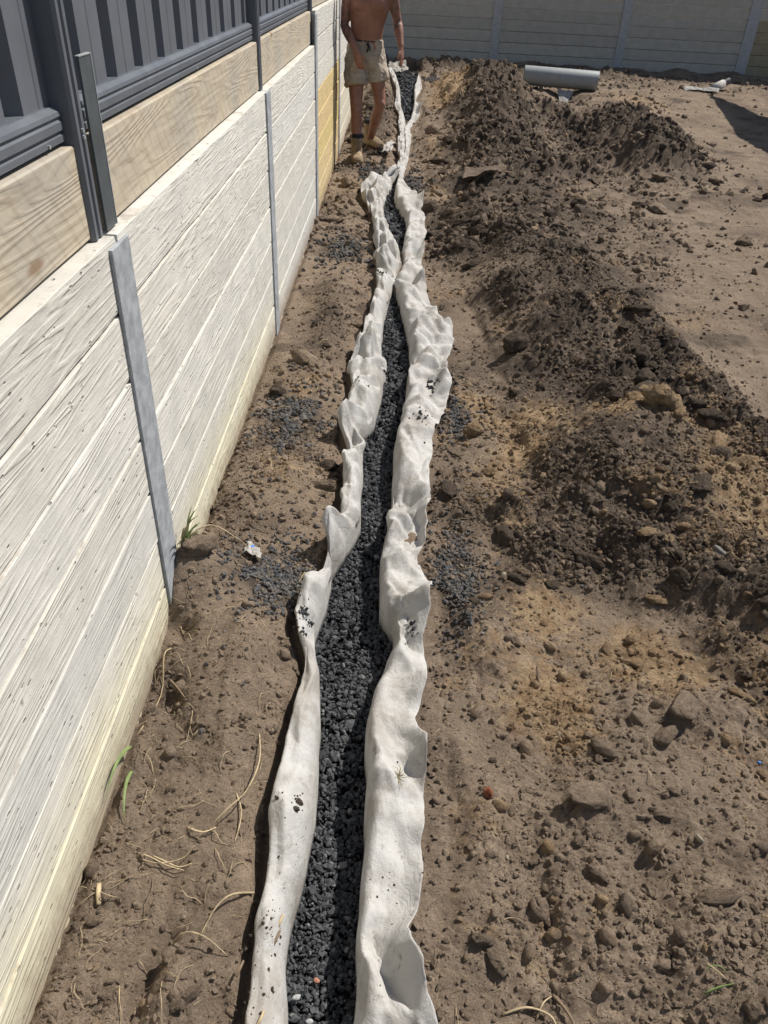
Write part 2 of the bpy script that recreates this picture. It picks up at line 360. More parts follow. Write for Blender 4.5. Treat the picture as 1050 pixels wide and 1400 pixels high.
RIGHT_EDGES = [(0.171, 0.564, -0.014, 0.563), (0.162, 0.613, -0.015, 0.613), (0.149, 0.665, -0.014, 0.665), (0.131, 0.705, -0.013, 0.706), (0.104, 0.746, -0.014, 0.75), (0.098, 0.776, -0.014, 0.779), (0.095, 0.79, -0.014, 0.795), (0.117, 0.838, -0.013, 0.842), (0.127, 0.888, -0.013, 0.891), (0.131, 0.939, -0.012, 0.943), (0.125, 0.993, -0.009, 0.997), (0.138, 1.05, -0.006, 1.055), (0.152, 1.131, -0.006, 1.135), (0.149, 1.173, -0.006, 1.178), (0.147, 1.194, -0.008, 1.2), (0.137, 1.261, -0.016, 1.267), (0.123, 1.307, -0.02, 1.314), (0.118, 1.368, -0.018, 1.376), (0.122, 1.381, -0.018, 1.389), (0.137, 1.434, -0.01, 1.442), (0.154, 1.489, -0.002, 1.496), (0.162, 1.574, 0.023, 1.584), (0.16, 1.665, 0.046, 1.676), (0.166, 1.697, 0.054, 1.709), (0.175, 1.746, 0.053, 1.758), (0.174, 1.762, 0.053, 1.774), (0.173, 1.813, 0.023, 1.823), (0.172, 1.83, 0.015, 1.84), (0.171, 1.858, 0.0, 1.867), (0.167, 1.919, 0.001, 1.929), (0.151, 1.974, 0.001, 1.986), (0.141, 2.012, 0.002, 2.024), (0.14, 2.133, 0.004, 2.147), (0.163, 2.266, 0.022, 2.28), (0.17, 2.359, 0.036, 2.376), (0.192, 2.617, 0.028, 2.633), (0.197, 2.85, 0.03, 2.867), (0.228, 3.047, 0.056, 3.065), (0.279, 3.229, 0.072, 3.244), (0.292, 3.343, 0.082, 3.359), (0.301, 3.423, 0.086, 3.439), (0.311, 3.677, 0.099, 3.695), (0.33, 3.863, 0.103, 3.881), (0.339, 3.962, 0.098, 3.978), (0.334, 4.063, 0.094, 4.08), (0.328, 4.167, 0.085, 4.184), (0.298, 4.273, 0.076, 4.294), (0.282, 4.327, 0.07, 4.349), (0.219, 4.619, 0.038, 4.647), (0.191, 4.879, -0.003, 4.907), (0.189, 5.093, 0.042, 5.13), (0.187, 5.322, 0.055, 5.364), (0.205, 5.572, 0.043, 5.611), (0.226, 5.843, 0.057, 5.882), (0.227, 6.233, 0.077, 6.279), (0.22, 6.553, 0.058, 6.599), (0.212, 6.902, -0.014, 6.938), (0.164, 7.196, -0.045, 7.238), (0.036, 7.669, -0.02, 7.747), (0.068, 8.14, 0.011, 8.223), (0.105, 8.848, 0.027, 8.933), (0.138, 9.454, 0.022, 9.535), (0.113, 10.265, 0.007, 10.356), (0.227, 10.917, 0.077, 11.001), (0.283, 11.663, 0.124, 11.751), (0.202, 12.229, 0.142, 12.36), (0.29, 12.915, 0.139, 13.025), (0.265, 13.678, 0.199, 13.83)]
_le = np.array(LEFT_EDGES); _re = np.array(RIGHT_EDGES)
WALL_X = -0.655
TRK = [(y, a) for a, y in zip(np.maximum.accumulate(_le[:, 3]), range(len(_le)))]
def trench_left(y): return np.interp(y, _le[:, 3], _le[:, 2])
def trench_right(y): return np.interp(y, np.maximum.accumulate(_re[:, 3]), _re[:, 2])
def far_rise(y): return .17*sstep(11.0, 14.0, y)

MOUNDS = [  # x, y, rx, ry, height, turn
    (1.0, 9.2, .55, .7, .22, 0), (1.12, 10.6, .55, .9, .27, 0), (1.25, 12.2, .6, .8, .34, 0), (.82, 12.9, .45, .6, .12, 0), (1.35, 8.2, .55, .35, .09, 0),
    (.75, 7.75, .3, .35, .08, 0),
    (2.72, 8.9, .40, .6, .27, 0), (2.95, 10.4, .5, 1.2, .22, 0), (3.1, 12.0, .6, 1.0, .12, 0),
    (2.15, 10.6, .17, 1.9, -.20, .02), (2.45, 13.2, .2, .5, -.14, 0), (1.9, 8.5, .22, .25, -.05, 0),
    (.72, 6.1, .25, .5, .10, 0), (.95, 5.5, .3, .5, .09, 0), (.98, 4.7, .34, .5, .11, 0), (1.3, 4.0, .32, .4, .09, 0), (1.55, 3.4, .25, .35, .08, 0),
    (.70, 5.0, .18, .3, .06, 0), (.78, 3.95, .16, .2, .06, 0),
    (.92, 3.05, .22, .16, .05, 0), (1.15, 2.95, .25, .18, .09, 0), (1.3, 2.55, .22, .22, .08, 0), (.95, 2.55, .2, .2, .06, 0), (1.32, 1.95, .16, .3, .07, 0),
    (.45, 2.9, .1, .12, .05, 0), (.34, 2.35, .10, .25, .03, 0), (.29, 1.85, .06, .12, .03, 0), (.36, 1.75, .09, .1, .03, 0),
    (.92, 1.2, .16, .3, .05, .2), (.56, 1.12, .1, .09, .045, 0), (.80, .88, .14, .09, .05, 0), (1.0, 1.45, .2, .12, .03, 0), (.72, 1.4, .14, .14, .03, 0),
    (.62, .98, .05, .12, -.035, .3), (.85, .68, .12, .08, .04, 0), (.22, 1.28, .05, .1, .02, 0), (.25, .95, .06, .15, .02, 0),
    (-.54, 1.93, .13, .14, .13, 0), (-.65, 1.86, .09, .16, .13, 0), (-.42, 1.62, .16, .2, .07, 0), (-.42, 1.2, .13, .25, .035, 0), (-.52, 2.45, .12, .3, .05, 0), (-.36, 2.45, .1, .2, .03, 0),
    (-.60, 1.68, .05, .05, -.06, 0), (-.58, 1.44, .045, .05, -.07, 0), (-.36, .66, .05, .09, .05, 0), (-.43, .70, .025, .12, -.05, -.2),
    (-.45, 3.5, .12, .3, .03, 0), (-.35, 4.6, .12, .8, .04, 0), (-.45, 6.6, .12, .4, .03, 0), (-.38, 10.6, .22, 1.6, .15, 0), (-.45, 13.5, .2, 1.2, .08, 0),
    (.33, 10.0, .12, 1.5, .06, 0), (.3, 6.9, .1, .6, .03, 0),
    (2.1, 5.6, .6, .5, .02, 0), (4.2, 13.2, .8, .5, .05, 0), (4.6, 11.2, .8, .6, -.03, 0), (1.9, 3.0, .2, .3, .03, 0),
]
BANKS = [(.42, .60, .86, .26, .17, .05), (.66, .85, .70, .2, .09, .045), (.50, .72, 1.16, .24, .12, .05), (.70, .95, 1.42, .22, .14, .04), (.24, .30, 1.12, .12, .2, .025), (.78, 1.1, 1.0, .3, .12, .045), (.80, 1.2, 2.3, .5, .5, .06), (.62, 1.05, 2.85, .55, .3, .07), (.5, 1.0, 4.4, .5, .7, .07), (-.50, -.36, 2.6, .12, .25, .03), (-.44, -.33, 1.5, .12, .3, .03), (-.42, -.3, .85, .12, .2, .03)]
GRAVEL_SPOTS = [(-.36, 1.94, .13, .15), (-.43, 3.04, .13, .22), (-.40, 5.61, .19, .25), (.26, 2.02, .075, .2), (.30, 3.14, .08, .15), (.13, 7.5, .08, .4), (-.25, 7.9, .12, .35), (.45, 13.6, .14, .25)]
WET_BAND = [(0.53, 5.75, 0.25, 0.64, 1.0), (0.84, 5.54, 0.33, 0.69, 1.0), (0.58, 6.55, 0.22, 0.45, 1.0), (1.13, 5.05, 0.3, 0.67, 1.0), (0.72, 4.47, 0.23, 0.43, 1.0), (1.36, 4.33, 0.27, 0.53, 1.0), (0.97, 4.07, 0.25, 0.48, 1.0), (1.42, 3.74, 0.24, 0.43, 1.0), (1.09, 3.45, 0.26, 0.38, 1.0), (1.5, 3.27, 0.2, 0.35, 1.0), (1.63, 2.95, 0.17, 0.31, 1.0), (1.19, 3.13, 0.21, 0.22, 1.0), (0.79, 3.67, 0.14, 0.31, 1.0)]
WET_FRONT = [(0.71, 2.68, 0.16, 0.17, 0.8), (0.91, 2.59, 0.18, 0.22, 0.8), (1.08, 2.45, 0.18, 0.23, 0.8), (1.22, 2.23, 0.17, 0.21, 0.8), (0.75, 2.38, 0.17, 0.17, 0.8), (0.91, 2.21, 0.19, 0.18, 0.8), (1.09, 2.02, 0.16, 0.18, 0.8), (1.27, 1.96, 0.13, 0.2, 0.8), (1.12, 1.74, 0.14, 0.16, 0.8), (1.16, 1.56, 0.1, 0.19, 0.8), (0.5, 2.4, 0.1, 0.15, 0.8), (0.56, 2.18, 0.11, 0.11, 0.8)]
WET = WET_BAND+WET_FRONT+[(1.1, 9.0, .7, 1.2, .95), (1.2, 11, .75, 1.7, 1.0), (1.3, 12.6, .65, .8, 1.), (.6, 8.9, .25, .8, .6), (1.6, 8.2, .6, .4, .8),
       (2.75, 9.0, .55, .9, .95), (2.7, 10.5, .6, 1.6, .85), (2.1, 10.5, .4, 2.4, .95), (.30, 2.4, .1, .4, .6), (.27, 1.75, .08, .3, .55), (-.35, 10.8, .3, 2.5, .85), (-.37, 4.2, .18, .8, .6), (-.5, 2.1, .1, .25, .5), (.4, 8.0, .3, 1, .4), (-.58, 1.45, .08, .3, .5),
       (2.9, 13.9, .8, .25, .6), (1.0, 15.0, 6, .7, .7), (.75, 7.75, .3, .4, .7), (1.5, 7.6, .6, .5, .5), (1.5, 7.0, .7, .8, .5), (1.1, 6.6, .4, .5, .6), (2.2, 7.9, .6, .5, .5), (1.8, 5.4, .3, .5, .4), (.45, 4.9, .15, .8, .4), (.5, 3.9, .12, .5, .45), (.3, 1.3, .1, .15, .4), (-.36, .72, .1, .12, .3), (.27, .8, .06, .1, .35), (-.5, 3.0, .1, .5, .45), (-.3, 5.6, .12, .6, .5), (-.5, 6.8, .14, .6, .5)]
SMOOTH = [(0.28, 1.28, 0.1, 0.17, 0.9), (0.31, 0.73, 0.11, 0.09, 0.9), (0.73, 1.82, 0.2, 0.14, 0.9), (0.51, 1.64, 0.09, 0.12, 0.9), (0.82, 1.2, 0.12, 0.09, 0.9), (-0.46, 1.64, 0.13, 0.16, 0.9), (-0.35, 1.42, 0.08, 0.16, 0.9), (-0.38, 1.05, 0.11, 0.1, 0.9), (-0.44, 0.94, 0.1, 0.07, 0.9), (-0.27, 0.84, 0.05, 0.13, 0.9), (-0.34, 2.29, 0.16, 0.18, 0.9), (-0.63, 4.27, 0.13, 0.45, 0.9), (-0.54, 4.65, 0.14, 0.77, 0.9), (0.44, 4.2, 0.17, 0.43, 0.9), (0.32, 2.13, 0.11, 0.13, 0.9), (0.54, 2.73, 0.19, 0.17, 0.9), (0.51, 0.66, 0.09, 0.04, 0.9), (0.21, 0.94, 0.07, 0.11, 0.9)]
OCHRE = [(.72, 12.9, .3, .6, 1.3), (.62, 12.0, .24, .5, 1.2), (.95, 13.3, .3, .3, 1.0), (1.15, 3.06, .26, .14, 1.), (.60, 3.1, .26, .14, .8), (1.42, 2.55, .18, .3, 1.1), (.5, 1.5, .12, .18, 1.1), (.62, 2.85, .16, .2, .8), (1.05, 2.5, .12, .12, .6), (.42, 3.3, .1, .12, .8), (1.2, 1.35, .1, .1, .6), (.5, 2.6, .14, .25, .6),
         (.84, 1.67, .18, .14, 1.), (.99, 1.25, .14, .13, .45), (1.8, 7.4, .5, .3, .4), (-.43, 3.35, .10, .2, .6), (-.40, 2.55, .10, .2, .5), (.55, 1.87, .14, .17, .8), (.27, 1.5, .06, .05, .5),
         (3.4, 12.6, .7, .8, .5), (-.5, 4.5, .08, .5, .35), (.35, 7.2, .12, .5, .5), (.36, 9.2, .12, 1.0, .5), (1.9, 4.6, .3, .15, .4), (.4, .8, .1, .08, .35)]
def blobs(x, y, L, wob=.6):
    wx = x+wob*.25*fbm(x*4, y*4, 90, 3); wy = y+wob*.4*fbm(x*4, y*4, 91, 3)
    v = np.zeros_like(x)
    for cx, cy, rx, ry, a in L: v = np.maximum(v, a*gau(wx, wy, cx, cy, rx*1.15, ry*1.15))
    return v
def billow(x, y, cell, o, gain, s):
    """creased, cloddy fractal, about 0..1"""
    x = x/cell; y = y/cell; t = 0.0; a = 1.0; tot = 0.0; ca, sa = math.cos(.9), math.sin(.9)
    for i in range(o):
        t = t+a*np.abs(vn(x, y, s+i*13)-.5)*2; tot += a*.62; a *= gain
        x, y = (x*ca-y*sa)*2.07+.3, (x*sa+y*ca)*2.07
    return t/tot
def masks(x, y):
    wet = blobs(x, y, WET); och = blobs(x, y, OCHRE); gr = blobs(x, y, [(a, b, c, d, 1.0) for a, b, c, d in GRAVEL_SPOTS], .2)
    patch = sstep(.05, .20, fbm(x*2.0+3, y*3.6, 140, 5))
    rough = np.clip(np.maximum(np.maximum(wet*1.05, och*.6), .0), 0, 1)
    right = sstep(.2, .35, x)*(1-sstep(.55, .8, x-.30*y*.0-.22*np.maximum(0, y-.5)))
    rough = np.maximum(rough, .45*sstep(.15, .3, x)*(1-sstep(1.1, 1.9, x))*(1-sstep(3.4, 4.5, y)))
    rough = np.maximum(rough, .26*np.ones_like(x)*(x < .2))
    rough = rough+.22*fbm(x*3, y*3, 77, 3)+.2*fbm(x*9, y*9, 78, 3)
    rough = rough*(1-.85*blobs(x, y, SMOOTH, .5))
    bx = x+.5*fbm(x*1.5, y*1.2, 170, 4); base = .62*sstep(.17, .30, x)*(1-sstep(1.45, 2.15, bx))*sstep(1.35, 2.1, y)*(1-sstep(8.6, 9.2, y))
    base = np.maximum(base, .33*sstep(1.4, 1.9, x)*sstep(2.5, 3.5, y)); base = np.maximum(base, .27*(x < -.1)); base = np.maximum(base, .10*sstep(.17, .30, x)*(y < 2))
    base = np.clip(base*(1+2.2*fbm(x*2.4, y*2.0, 171, 5)), 0, 1)*(1-.75*blobs(x, y, SMOOTH, .5))
    wet = np.maximum(np.maximum(wet, patch*(.28+.32*sstep(1.6, 2.6, y))), base); och = np.maximum(och, .45*sstep(.10, .22, fbm(x*2.6, y*3.1+9, 150, 5))*(x > .2)*(y < 6))
    return wet, och, gr, np.clip(rough, .05, 1)
def in_trench(x, y):
    xl = trench_left(y); xr = trench_right(y); m = np.minimum(x-xl, xr-x)
    return sstep(-.035, .0, m)*(xr-xl > .015)*sstep(15.2, 14.6, y)
def ground(x, y, detail=True):
    x = np.asarray(x, float); y = np.asarray(y, float)
    wet, och, gr, rg = masks(x, y)
    z = far_rise(y)+.05*fbm(x*.9, y*.9, 3, 3)
    wx = x+.12*fbm(x*3, y*3, 5, 3); wy = y+.2*fbm(x*3, y*3, 6, 3)
    z = z+.035*sstep(4.5, 7, y)*sstep(.6, 1.2, x)*(fbm(x*3.0+y*.6, y*5.5, 160, 5)+.5*np.abs(fbm(x*7, y*11, 161, 4)))
    for cx, cy, rx, ry, hh, rot in MOUNDS: z = z+hh*gau(wx, wy, cx, cy, rx, ry, rot)
    for sx, cx, cy, rx, ry, hh in BANKS:
        e = x-sx+.05*fbm(x*6, y*6, int(sx*100), 4)+.25*(y-cy)*(1 if hh > 0 else -1)*.4; z = z+abs(hh)*sstep(-.012, .03, e)*gau(x, y, cx, cy, rx, ry)
    z = z+.055*sstep(14.2, 15.6, y)*(1+3*fbm(x*2.2, y*2.2, 9, 4))
    z = z-.02*sstep(-.62, -.66, x)
    z = z+.035*fbm(x*5, y*5, 21, 4)*(.25+rg)
    z = z+.05*sstep(.3, .9, wet)*(1-sstep(7.5, 8.5, y))*sstep(.3, .5, x)*(.7+1.2*fbm(x*4, y*4, 66, 3))
    if detail:
        dug = sstep(.35, .9, rg)
        z = z+rg*(.075*(billow(x, y, .34, 8, .66, 31)-.3)+.055*dug*(billow(x+.3, y, .15, 6, .66, 37)-.3))
        z = z+rg*(.040*lumps(x+.05*fbm(x*9, y*9, 1), y+.04*fbm(x*11, y*11, 2), .17, 41, .45)*dug+.016*lumps(x+.02*fbm(x*25, y*25, 4), y, .07, 51, .5)+.006*lumps(x, y, .031, 61, .6))
        z = z+(.3+rg)*(.006*lumps(x, y, .021, 71, .4)+.0042*lumps(x, y, .012, 73, .45))+.014*fbm(x*24, y*24, 25, 5)*(.3+rg)+.014*fbm(x*11, y*11, 33, 3)
        far = sstep(5.0, 8.5, y)*sstep(.45, .9, rg)
        z = z+far*(.17*(billow(x, y*.8, .55, 7, .66, 83)-.3)+.05*lumps(x+.1*fbm(x*6, y*6, 7), y*.8, .26, 82, .5))
    t = in_trench(x, y)
    bed = -.098+far_rise(y)+.02*sstep(2, 5, y)
    z = z*(1-t)+bed*t
    # soil stays below the laid fabric
    xo = np.interp(y, np.maximum.accumulate(_le[:, 1]), _le[:, 0]); xi = trench_left(y)
    near = sstep(xo-.03, xo+.0, x)*(1-sstep(xi, xi+.02, x)); z = z*(1-near)+np.minimum(z, -.01+far_rise(y))*near
    xo2 = np.interp(y, np.maximum.accumulate(_re[:, 1]), _re[:, 0]); xi2 = trench_right(y)
    near = sstep(xi2-.02, xi2, x)*(1-sstep(xo2-.01, xo2+.04, x)); z = z*(1-near)+np.minimum(z, .005+far_rise(y))*near
    return z
def gz(x, y): return float(ground(np.array([x]), np.array([y]))[0])

def build_ground():
    ys = list(np.linspace(-6, .1, 26)); y = .22
    while y < 15.9:
        ys.append(y); y += min((y*y+3.1)/1120, .034)
    ys += [16.0, 16.1, 16.3, 17, 20, 30, 60]
    ys = np.array(ys); nr = len(ys)
    nc = 465; s = np.linspace(0, 1, nc)
    right = 1.15+.42*np.clip(ys, 0, 16.5)
    X = -.72+s[None, :]*(right[:, None]+.72)
    ext_r = right[:, None]+np.array([[.3, 1, 2.5, 6, 14, 60]]); ext_l = np.full((nr, 1), -60.0)
    ext_l = np.concatenate([ext_l, np.full((nr, 1), -1.0)], 1)
    X = np.concatenate([ext_l, X, ext_r], 1); nc = X.shape[1]
    Y = np.repeat(ys[:, None], nc, 1)
    x = X.ravel(); y = Y.ravel()
    z = ground(x, y); wet, och, gr, rg = masks(x, y)
    t = in_trench(x, y)
    F = grid_faces(nr, nc)
    me = raw_mesh('ground', np.stack([x, y, z], -1), F, np.full(len(F), 4), True)
    attr(me, 'wet', wet); attr(me, 'ochre', och); attr(me, 'gravel', np.maximum(t, np.clip(gr*1.6-.5, 0, 1)))
    o = link('ground', me, M['soil']); tag(o, kind='structure')
    return o
build_ground()

# ------------------------------------------------------------------ loose stones and clods
def ico(sub):
    bm = bmesh.new(); bmesh.ops.create_icosphere(bm, subdivisions=sub, radius=1.0)
    V = np.array([v.co[:] for v in bm.verts]); F = np.array([[v.index for v in f.verts] for f in bm.faces]); bm.free()
    return V, F
ICO = {k: ico(k) for k in (1, 2, 3)}
def rand_rot(n, rng):
    q = rng.normal(size=(n, 4)); q /= np.linalg.norm(q, axis=1)[:, None]
    a, b, c, d = q.T
    return np.stack([np.stack([1-2*(c*c+d*d), 2*(b*c-a*d), 2*(b*d+a*c)], -1), np.stack([2*(b*c+a*d), 1-2*(b*b+d*d), 2*(c*d-a*b)], -1), np.stack([2*(b*d-a*c), 2*(c*d+a*b), 1-2*(b*b+c*c)], -1)], 1)
def stones(name, P, S, sub, jit, rng, mat, attrs, smooth=False):
    BV, BF = ICO[sub]; n = len(P); nv = len(BV)
    V = BV[None]*(1+jit*rng.uniform(-1, 1, (n, nv, 1)))*S[:, None, :]
    V = np.einsum('nij,nvj->nvi', rand_rot(n, rng), V)+P[:, None, :]
    F = (BF[None]+np.arange(n)[:, None, None]*nv).reshape(-1, 3)
    me = raw_mesh(name, V.reshape(-1, 3), F, np.full(len(F), 3), smooth)
    for k, a in attrs.items(): attr(me, k, np.repeat(a, nv))
    return link(name, me, mat)

def build_gravel():
    rng = np.random.default_rng(5)
    P = []; S = []
    y0 = -.2
    bands = [(-.3, 1.2, .0052, 2.2), (1.2, 3.0, .0066, 2.0), (3.0, 5.4, .0098, 1.6), (5.4, 8.4, .015, 1.2), (8.4, 14.8, .022, 1.0)]
    for a, b, r, cov in bands:
        wmean = .16
        n = int((b-a)*wmean*1.5/(PI*r*r)*cov)
        y = rng.uniform(a, b, n); xl = trench_left(y)-.02; xr = trench_right(y)+.02
        wd = np.maximum(xr-xl, 0); keep = rng.uniform(0, .24, n) < wd
        y = y[keep]; x = xl[keep]+rng.uniform(0, 1, keep.sum())*wd[keep]
        bed = -.098+far_rise(y)+.02*sstep(2, 5, y)
        z = bed+.004+rng.uniform(0, 1, len(x))*r*1.7+.012*fbm(x*9, y*9, 8, 2)+.01*gau(x, y*0, (trench_left(y)+trench_right(y))/2, 0, .05, 1)
        P.append(np.stack([x, y, z], -1))
        s = r*np.exp(rng.normal(-.04, .36, len(x)))
        S.append(np.stack([s*rng.uniform(.9, 1.45, len(x)), s*rng.uniform(.75, 1.1, len(x)), s*rng.uniform(.5, .85, len(x))], -1))
    P = np.concatenate(P); S = np.concatenate(S)
    o = stones('trench_gravel', P, S, 1, .26, rng, M['gravel'], {'rnd': rng.uniform(0, 1, len(P))})
    tag(o, 'dark crushed bluestone gravel filling the trench between the white fabric strips', 'gravel', kind='stuff')
    k = 0
    for (cx, cy, rx, ry) in GRAVEL_SPOTS:
        r = .0068 if cy < 2.5 else .009 if cy < 4 else .014
        n = min(2600, int(rx*ry*PI*1.5/(PI*r*r)*2.0))
        u = rng.standard_t(4, (n, 2))*.55; x = cx+u[:, 0]*rx; y = cy+u[:, 1]*ry; kp = fbm(x*14, y*14, 300+k, 3) > -.10+.05*np.abs(u[:, 0]); x = x[kp]; y = y[kp]
        ok = (x > WALL_X+.03) & ~((x > np.interp(y, _le[:, 1], _le[:, 0])-.015) & (x < np.interp(y, _re[:, 1], _re[:, 0])+.015)); x = x[ok]; y = y[ok]; n = len(x)
        if n < 5: continue
        z = ground(x, y)+rng.uniform(-.1, .7, n)*r
        s = r*np.exp(rng.normal(0, .25, n))
        S = np.stack([s*rng.uniform(.9, 1.4, n), s*rng.uniform(.75, 1.1, n), s*rng.uniform(.5, .85, n)], -1)
        g = stones('spilled_gravel', np.stack([x, y, z], -1), S, 1, .26, rng, M['gravel_dusty'], {'rnd': rng.uniform(.2, .99, n)})
        tag(g, 'dark gravel spilled on the soil', 'gravel', kind='stuff'); k += 1
build_gravel()

def build_crumbs():
    rng = np.random.default_rng(23)
    def scatter(n, ylo, yhi, rlo, rhi, power, xmaxf, dens_pow):
        y = ylo+(yhi-ylo)*rng.uniform(0, 1, n)**1.3; x = -.64+rng.uniform(0, 1, n)*(xmaxf(y)+.64)
        wet, och, gr, rg = masks(x, y)
        clump = .25+1.5*np.clip(fbm(x*5, y*5, 201, 3)+.35, 0, 1)
        keep = (rng.uniform(0, 1, n) < np.clip(rg, 0.05, 1)**dens_pow*clump) & (in_trench(x, y) < .05)
        xo = np.interp(y, np.maximum.accumulate(_le[:, 1]), _le[:, 0]); xo2 = np.interp(y, np.maximum.accumulate(_re[:, 1]), _re[:, 0])
        keep &= (x < xo-.01) | (x > xo2+.01)
        x = x[keep]; y = y[keep]; n = len(x)
        r = rlo*(rhi/rlo)**(rng.uniform(0, 1, n)**power)
        z = ground(x, y)+r*.1
        S = np.stack([r*rng.uniform(.8, 1.4, n), r*rng.uniform(.75, 1.1, n), r*rng.uniform(.55, .95, n)], -1)
        return np.stack([x, y, z], -1), S, wet[keep], och[keep]
    xr = lambda y: 1.0+.40*y
    for args, sub, nm in (((92000, .4, 3.0, .0019, .0105, 2.9, xr, .7), 1, 'soil_crumbs'), ((70000, 2.0, 6.5, .004, .017, 2.4, xr, .9), 1, 'soil_crumbs'), ((52000, 5.5, 15.5, .008, .046, 2.6, xr, 1.2), 1, 'soil_crumbs'), ((9000, .5, 7.5, .0075, .024, 2.0, xr, 1.8), 2, 'soil_crumbs')):
        P, S, wv, ov = scatter(*args)
        r2 = rng.normal(0, .16, len(P))
        o = stones(nm, P, S, sub, .34 if sub == 1 else .2, rng, M['soil'], {'wet': np.clip(wv-.12+1.5*r2, 0, 1), 'ochre': np.clip(ov+rng.normal(0, .22, len(P)), 0, 1)}, sub == 2)
        tag(o, 'loose crumbs of dug soil scattered over the ground', 'soil', kind='stuff')
build_crumbs()

# ------------------------------------------------------------------ retaining walls and fences
POSTS_Y = [-2.84, -.52, 1.80, 4.12, 6.44, 8.76, 11.08, 13.40, 15.72]
ROW = .174
def sleeper_mesh(name, length, height, thick, nseg, nrow, seed, wav=.0005):
    """board-marked concrete sleeper: face towards +x at x=0, y 0..length, z 0..height, chamfered edges"""
    rng = np.random.default_rng(seed)
    ch = .0045
    zf = np.linspace(ch, height-ch, nrow)
    cb = .0085
    zf = np.linspace(cb, height-ch*.6, nrow)
    prof = [(-cb*1.1, .0015)]+[(0, z) for z in zf]+[(-ch*.35, height-.0015), (-thick, height-.0015), (-thick, .0015)]
    prof = np.array(prof); npf = len(prof); ys = np.linspace(0, length, nseg+1)
    Y, PZ = np.meshgrid(ys, prof[:, 1], indexing='ij'); PX = np.repeat(prof[None, :, 0], nseg+1, 0).copy()
    off = rng.uniform(0, 90)
    face = np.zeros(npf); face[1:1+nrow] = 1; edge = np.zeros(npf); edge[0] = 1; edge[1] = .6; edge[nrow] = .6; edge[nrow+1] = 1
    n = fbm(Y*.8+off, PZ*9+off*.7, seed, 2); g = np.abs(np.sin(n*26+off))
    PX += face*(wav*(g-.5)*(.5+1.4*vn(Y*2+off, PZ*12, seed+5))+.0022*fbm(Y*1.5+off, PZ*4, seed+3, 3))
    PX += edge*.004*np.minimum(0, fbm(Y*14+off, PZ*0+off, seed+9, 4))*2
    PZ = PZ+edge*.003*fbm(Y*9+off, PZ*0+7, seed+11, 4)
    V = np.stack([PX, Y, PZ], -1).reshape(-1, 3)
    F = grid_faces(nseg+1, npf, True)[:, ::-1]
    loops = np.concatenate([F.ravel(), np.arange(npf), (np.arange(npf)+nseg*npf)[::-1]]); tot = np.concatenate([np.full(len(F), 4), [npf, npf]])
    return raw_mesh(name, V, loops, tot, False)
def i_post(name, parent, mat, x_face, yc, z0, z1, fw=.126, depth=.10, along='y', cap=True):
    """rolled steel H section: front flange, web, rear flange, front face at x_face"""
    t = .010; mb = MB(); xf = x_face
    prof = [(xf, yc-fw/2), (xf, yc+fw/2), (xf-t, yc+fw/2), (xf-t, yc+.005), (xf-depth+t, yc+.005), (xf-depth+t, yc+fw/2), (xf-depth, yc+fw/2), (xf-depth, yc-fw/2), (xf-depth+t, yc-fw/2), (xf-depth+t, yc-.005), (xf-t, yc-.005), (xf-t, yc-fw/2)]
    mb.prism(prof, 'z', z0, z1)
    return mb.build(name, mat, parent, bevel=.0018)

wall = empty('retaining_wall', (WALL_X, 0, 0)); tag(wall, 'cream wood-grained concrete sleeper retaining wall with galvanised steel posts on the left', 'retaining wall')
def place(o, parent, p):  # world position for a child of an un-rotated parent
    o.location = Vector(p)-parent.location
rs = random.Random(3)
def bay_info(i): return (1.2, 8) if i < 4 else (1.405, 9)
timber_src = {}
def timber_mesh(length, seed):
    mb = MB(); n = 24; H = .2; T = .075; rr = random.Random(seed)
    prof = lambda y: [(-.004, .002), (0, .006), (rr.uniform(-.001, .001), H*.5), (0, H-.006), (-.004, H-.002), (-T, H-.002), (-T, .002)]
    V = []; F = []
    for k in range(n+1):
        y = length*k/n; bow = .004*math.sin(PI*k/n*1.3+seed)
        V += [(x+bow, y, z) for x, z in prof(y)]
    m = 7
    for k in range(n):
        for j in range(m): F.append((k*m+j, k*m+(j+1) % m, (k+1)*m+(j+1) % m, (k+1)*m+j))
    F = [f[::-1] for f in F]+[tuple(range(m)), tuple(range(n*m, n*m+m))[::-1]]
    mb.add(V, F); return mb.mesh('timber_sleeper')
YEL = (1.10, 1.0, .74, 1)
for i in range(len(POSTS_Y)-1):
    y0, y1 = POSTS_Y[i]+.007, POSTS_Y[i+1]-.007
    if i == len(POSTS_Y)-2: y1 = POSTS_Y[i+1]-.007
    top, rows = bay_info(i)
    near = i in (1, 2, 3)
    for k in range(rows):
        hi = (220, 22) if near else ((40, 8) if i > 3 else (30, 6))
        me = sleeper_mesh('concrete_sleeper', y1-y0, ROW-.0008, .07, hi[0], hi[1], 100+i*20+k)
        o = link('concrete_sleeper', me, M['concrete'], wall); place(o, wall, (WALL_X+rs.uniform(-.002, .002), y0, top-ROW*(k+1)))
        tint = rs.uniform(.93, 1.04); warm = rs.uniform(0, .05)
        c = [tint, tint*(1-warm*.3), tint*(1-warm), 1]
        zc = top-ROW*(k+.5)
        if i == 4 and k >= 3: c = [1.0, .78+.05*rs.random(), .40+.1*rs.random(), 1]; o['label'] = 'concrete sleeper stained ochre yellow'
        if i == 5 and k >= 4: c = [1.03, .97, .84, 1]
        o.color = c
    t = link('timber_sleeper', timber_mesh(y1-y0-.05, 7+i), M['timber'], wall); place(t, wall, (WALL_X-.034, y0+.02, top+.002))
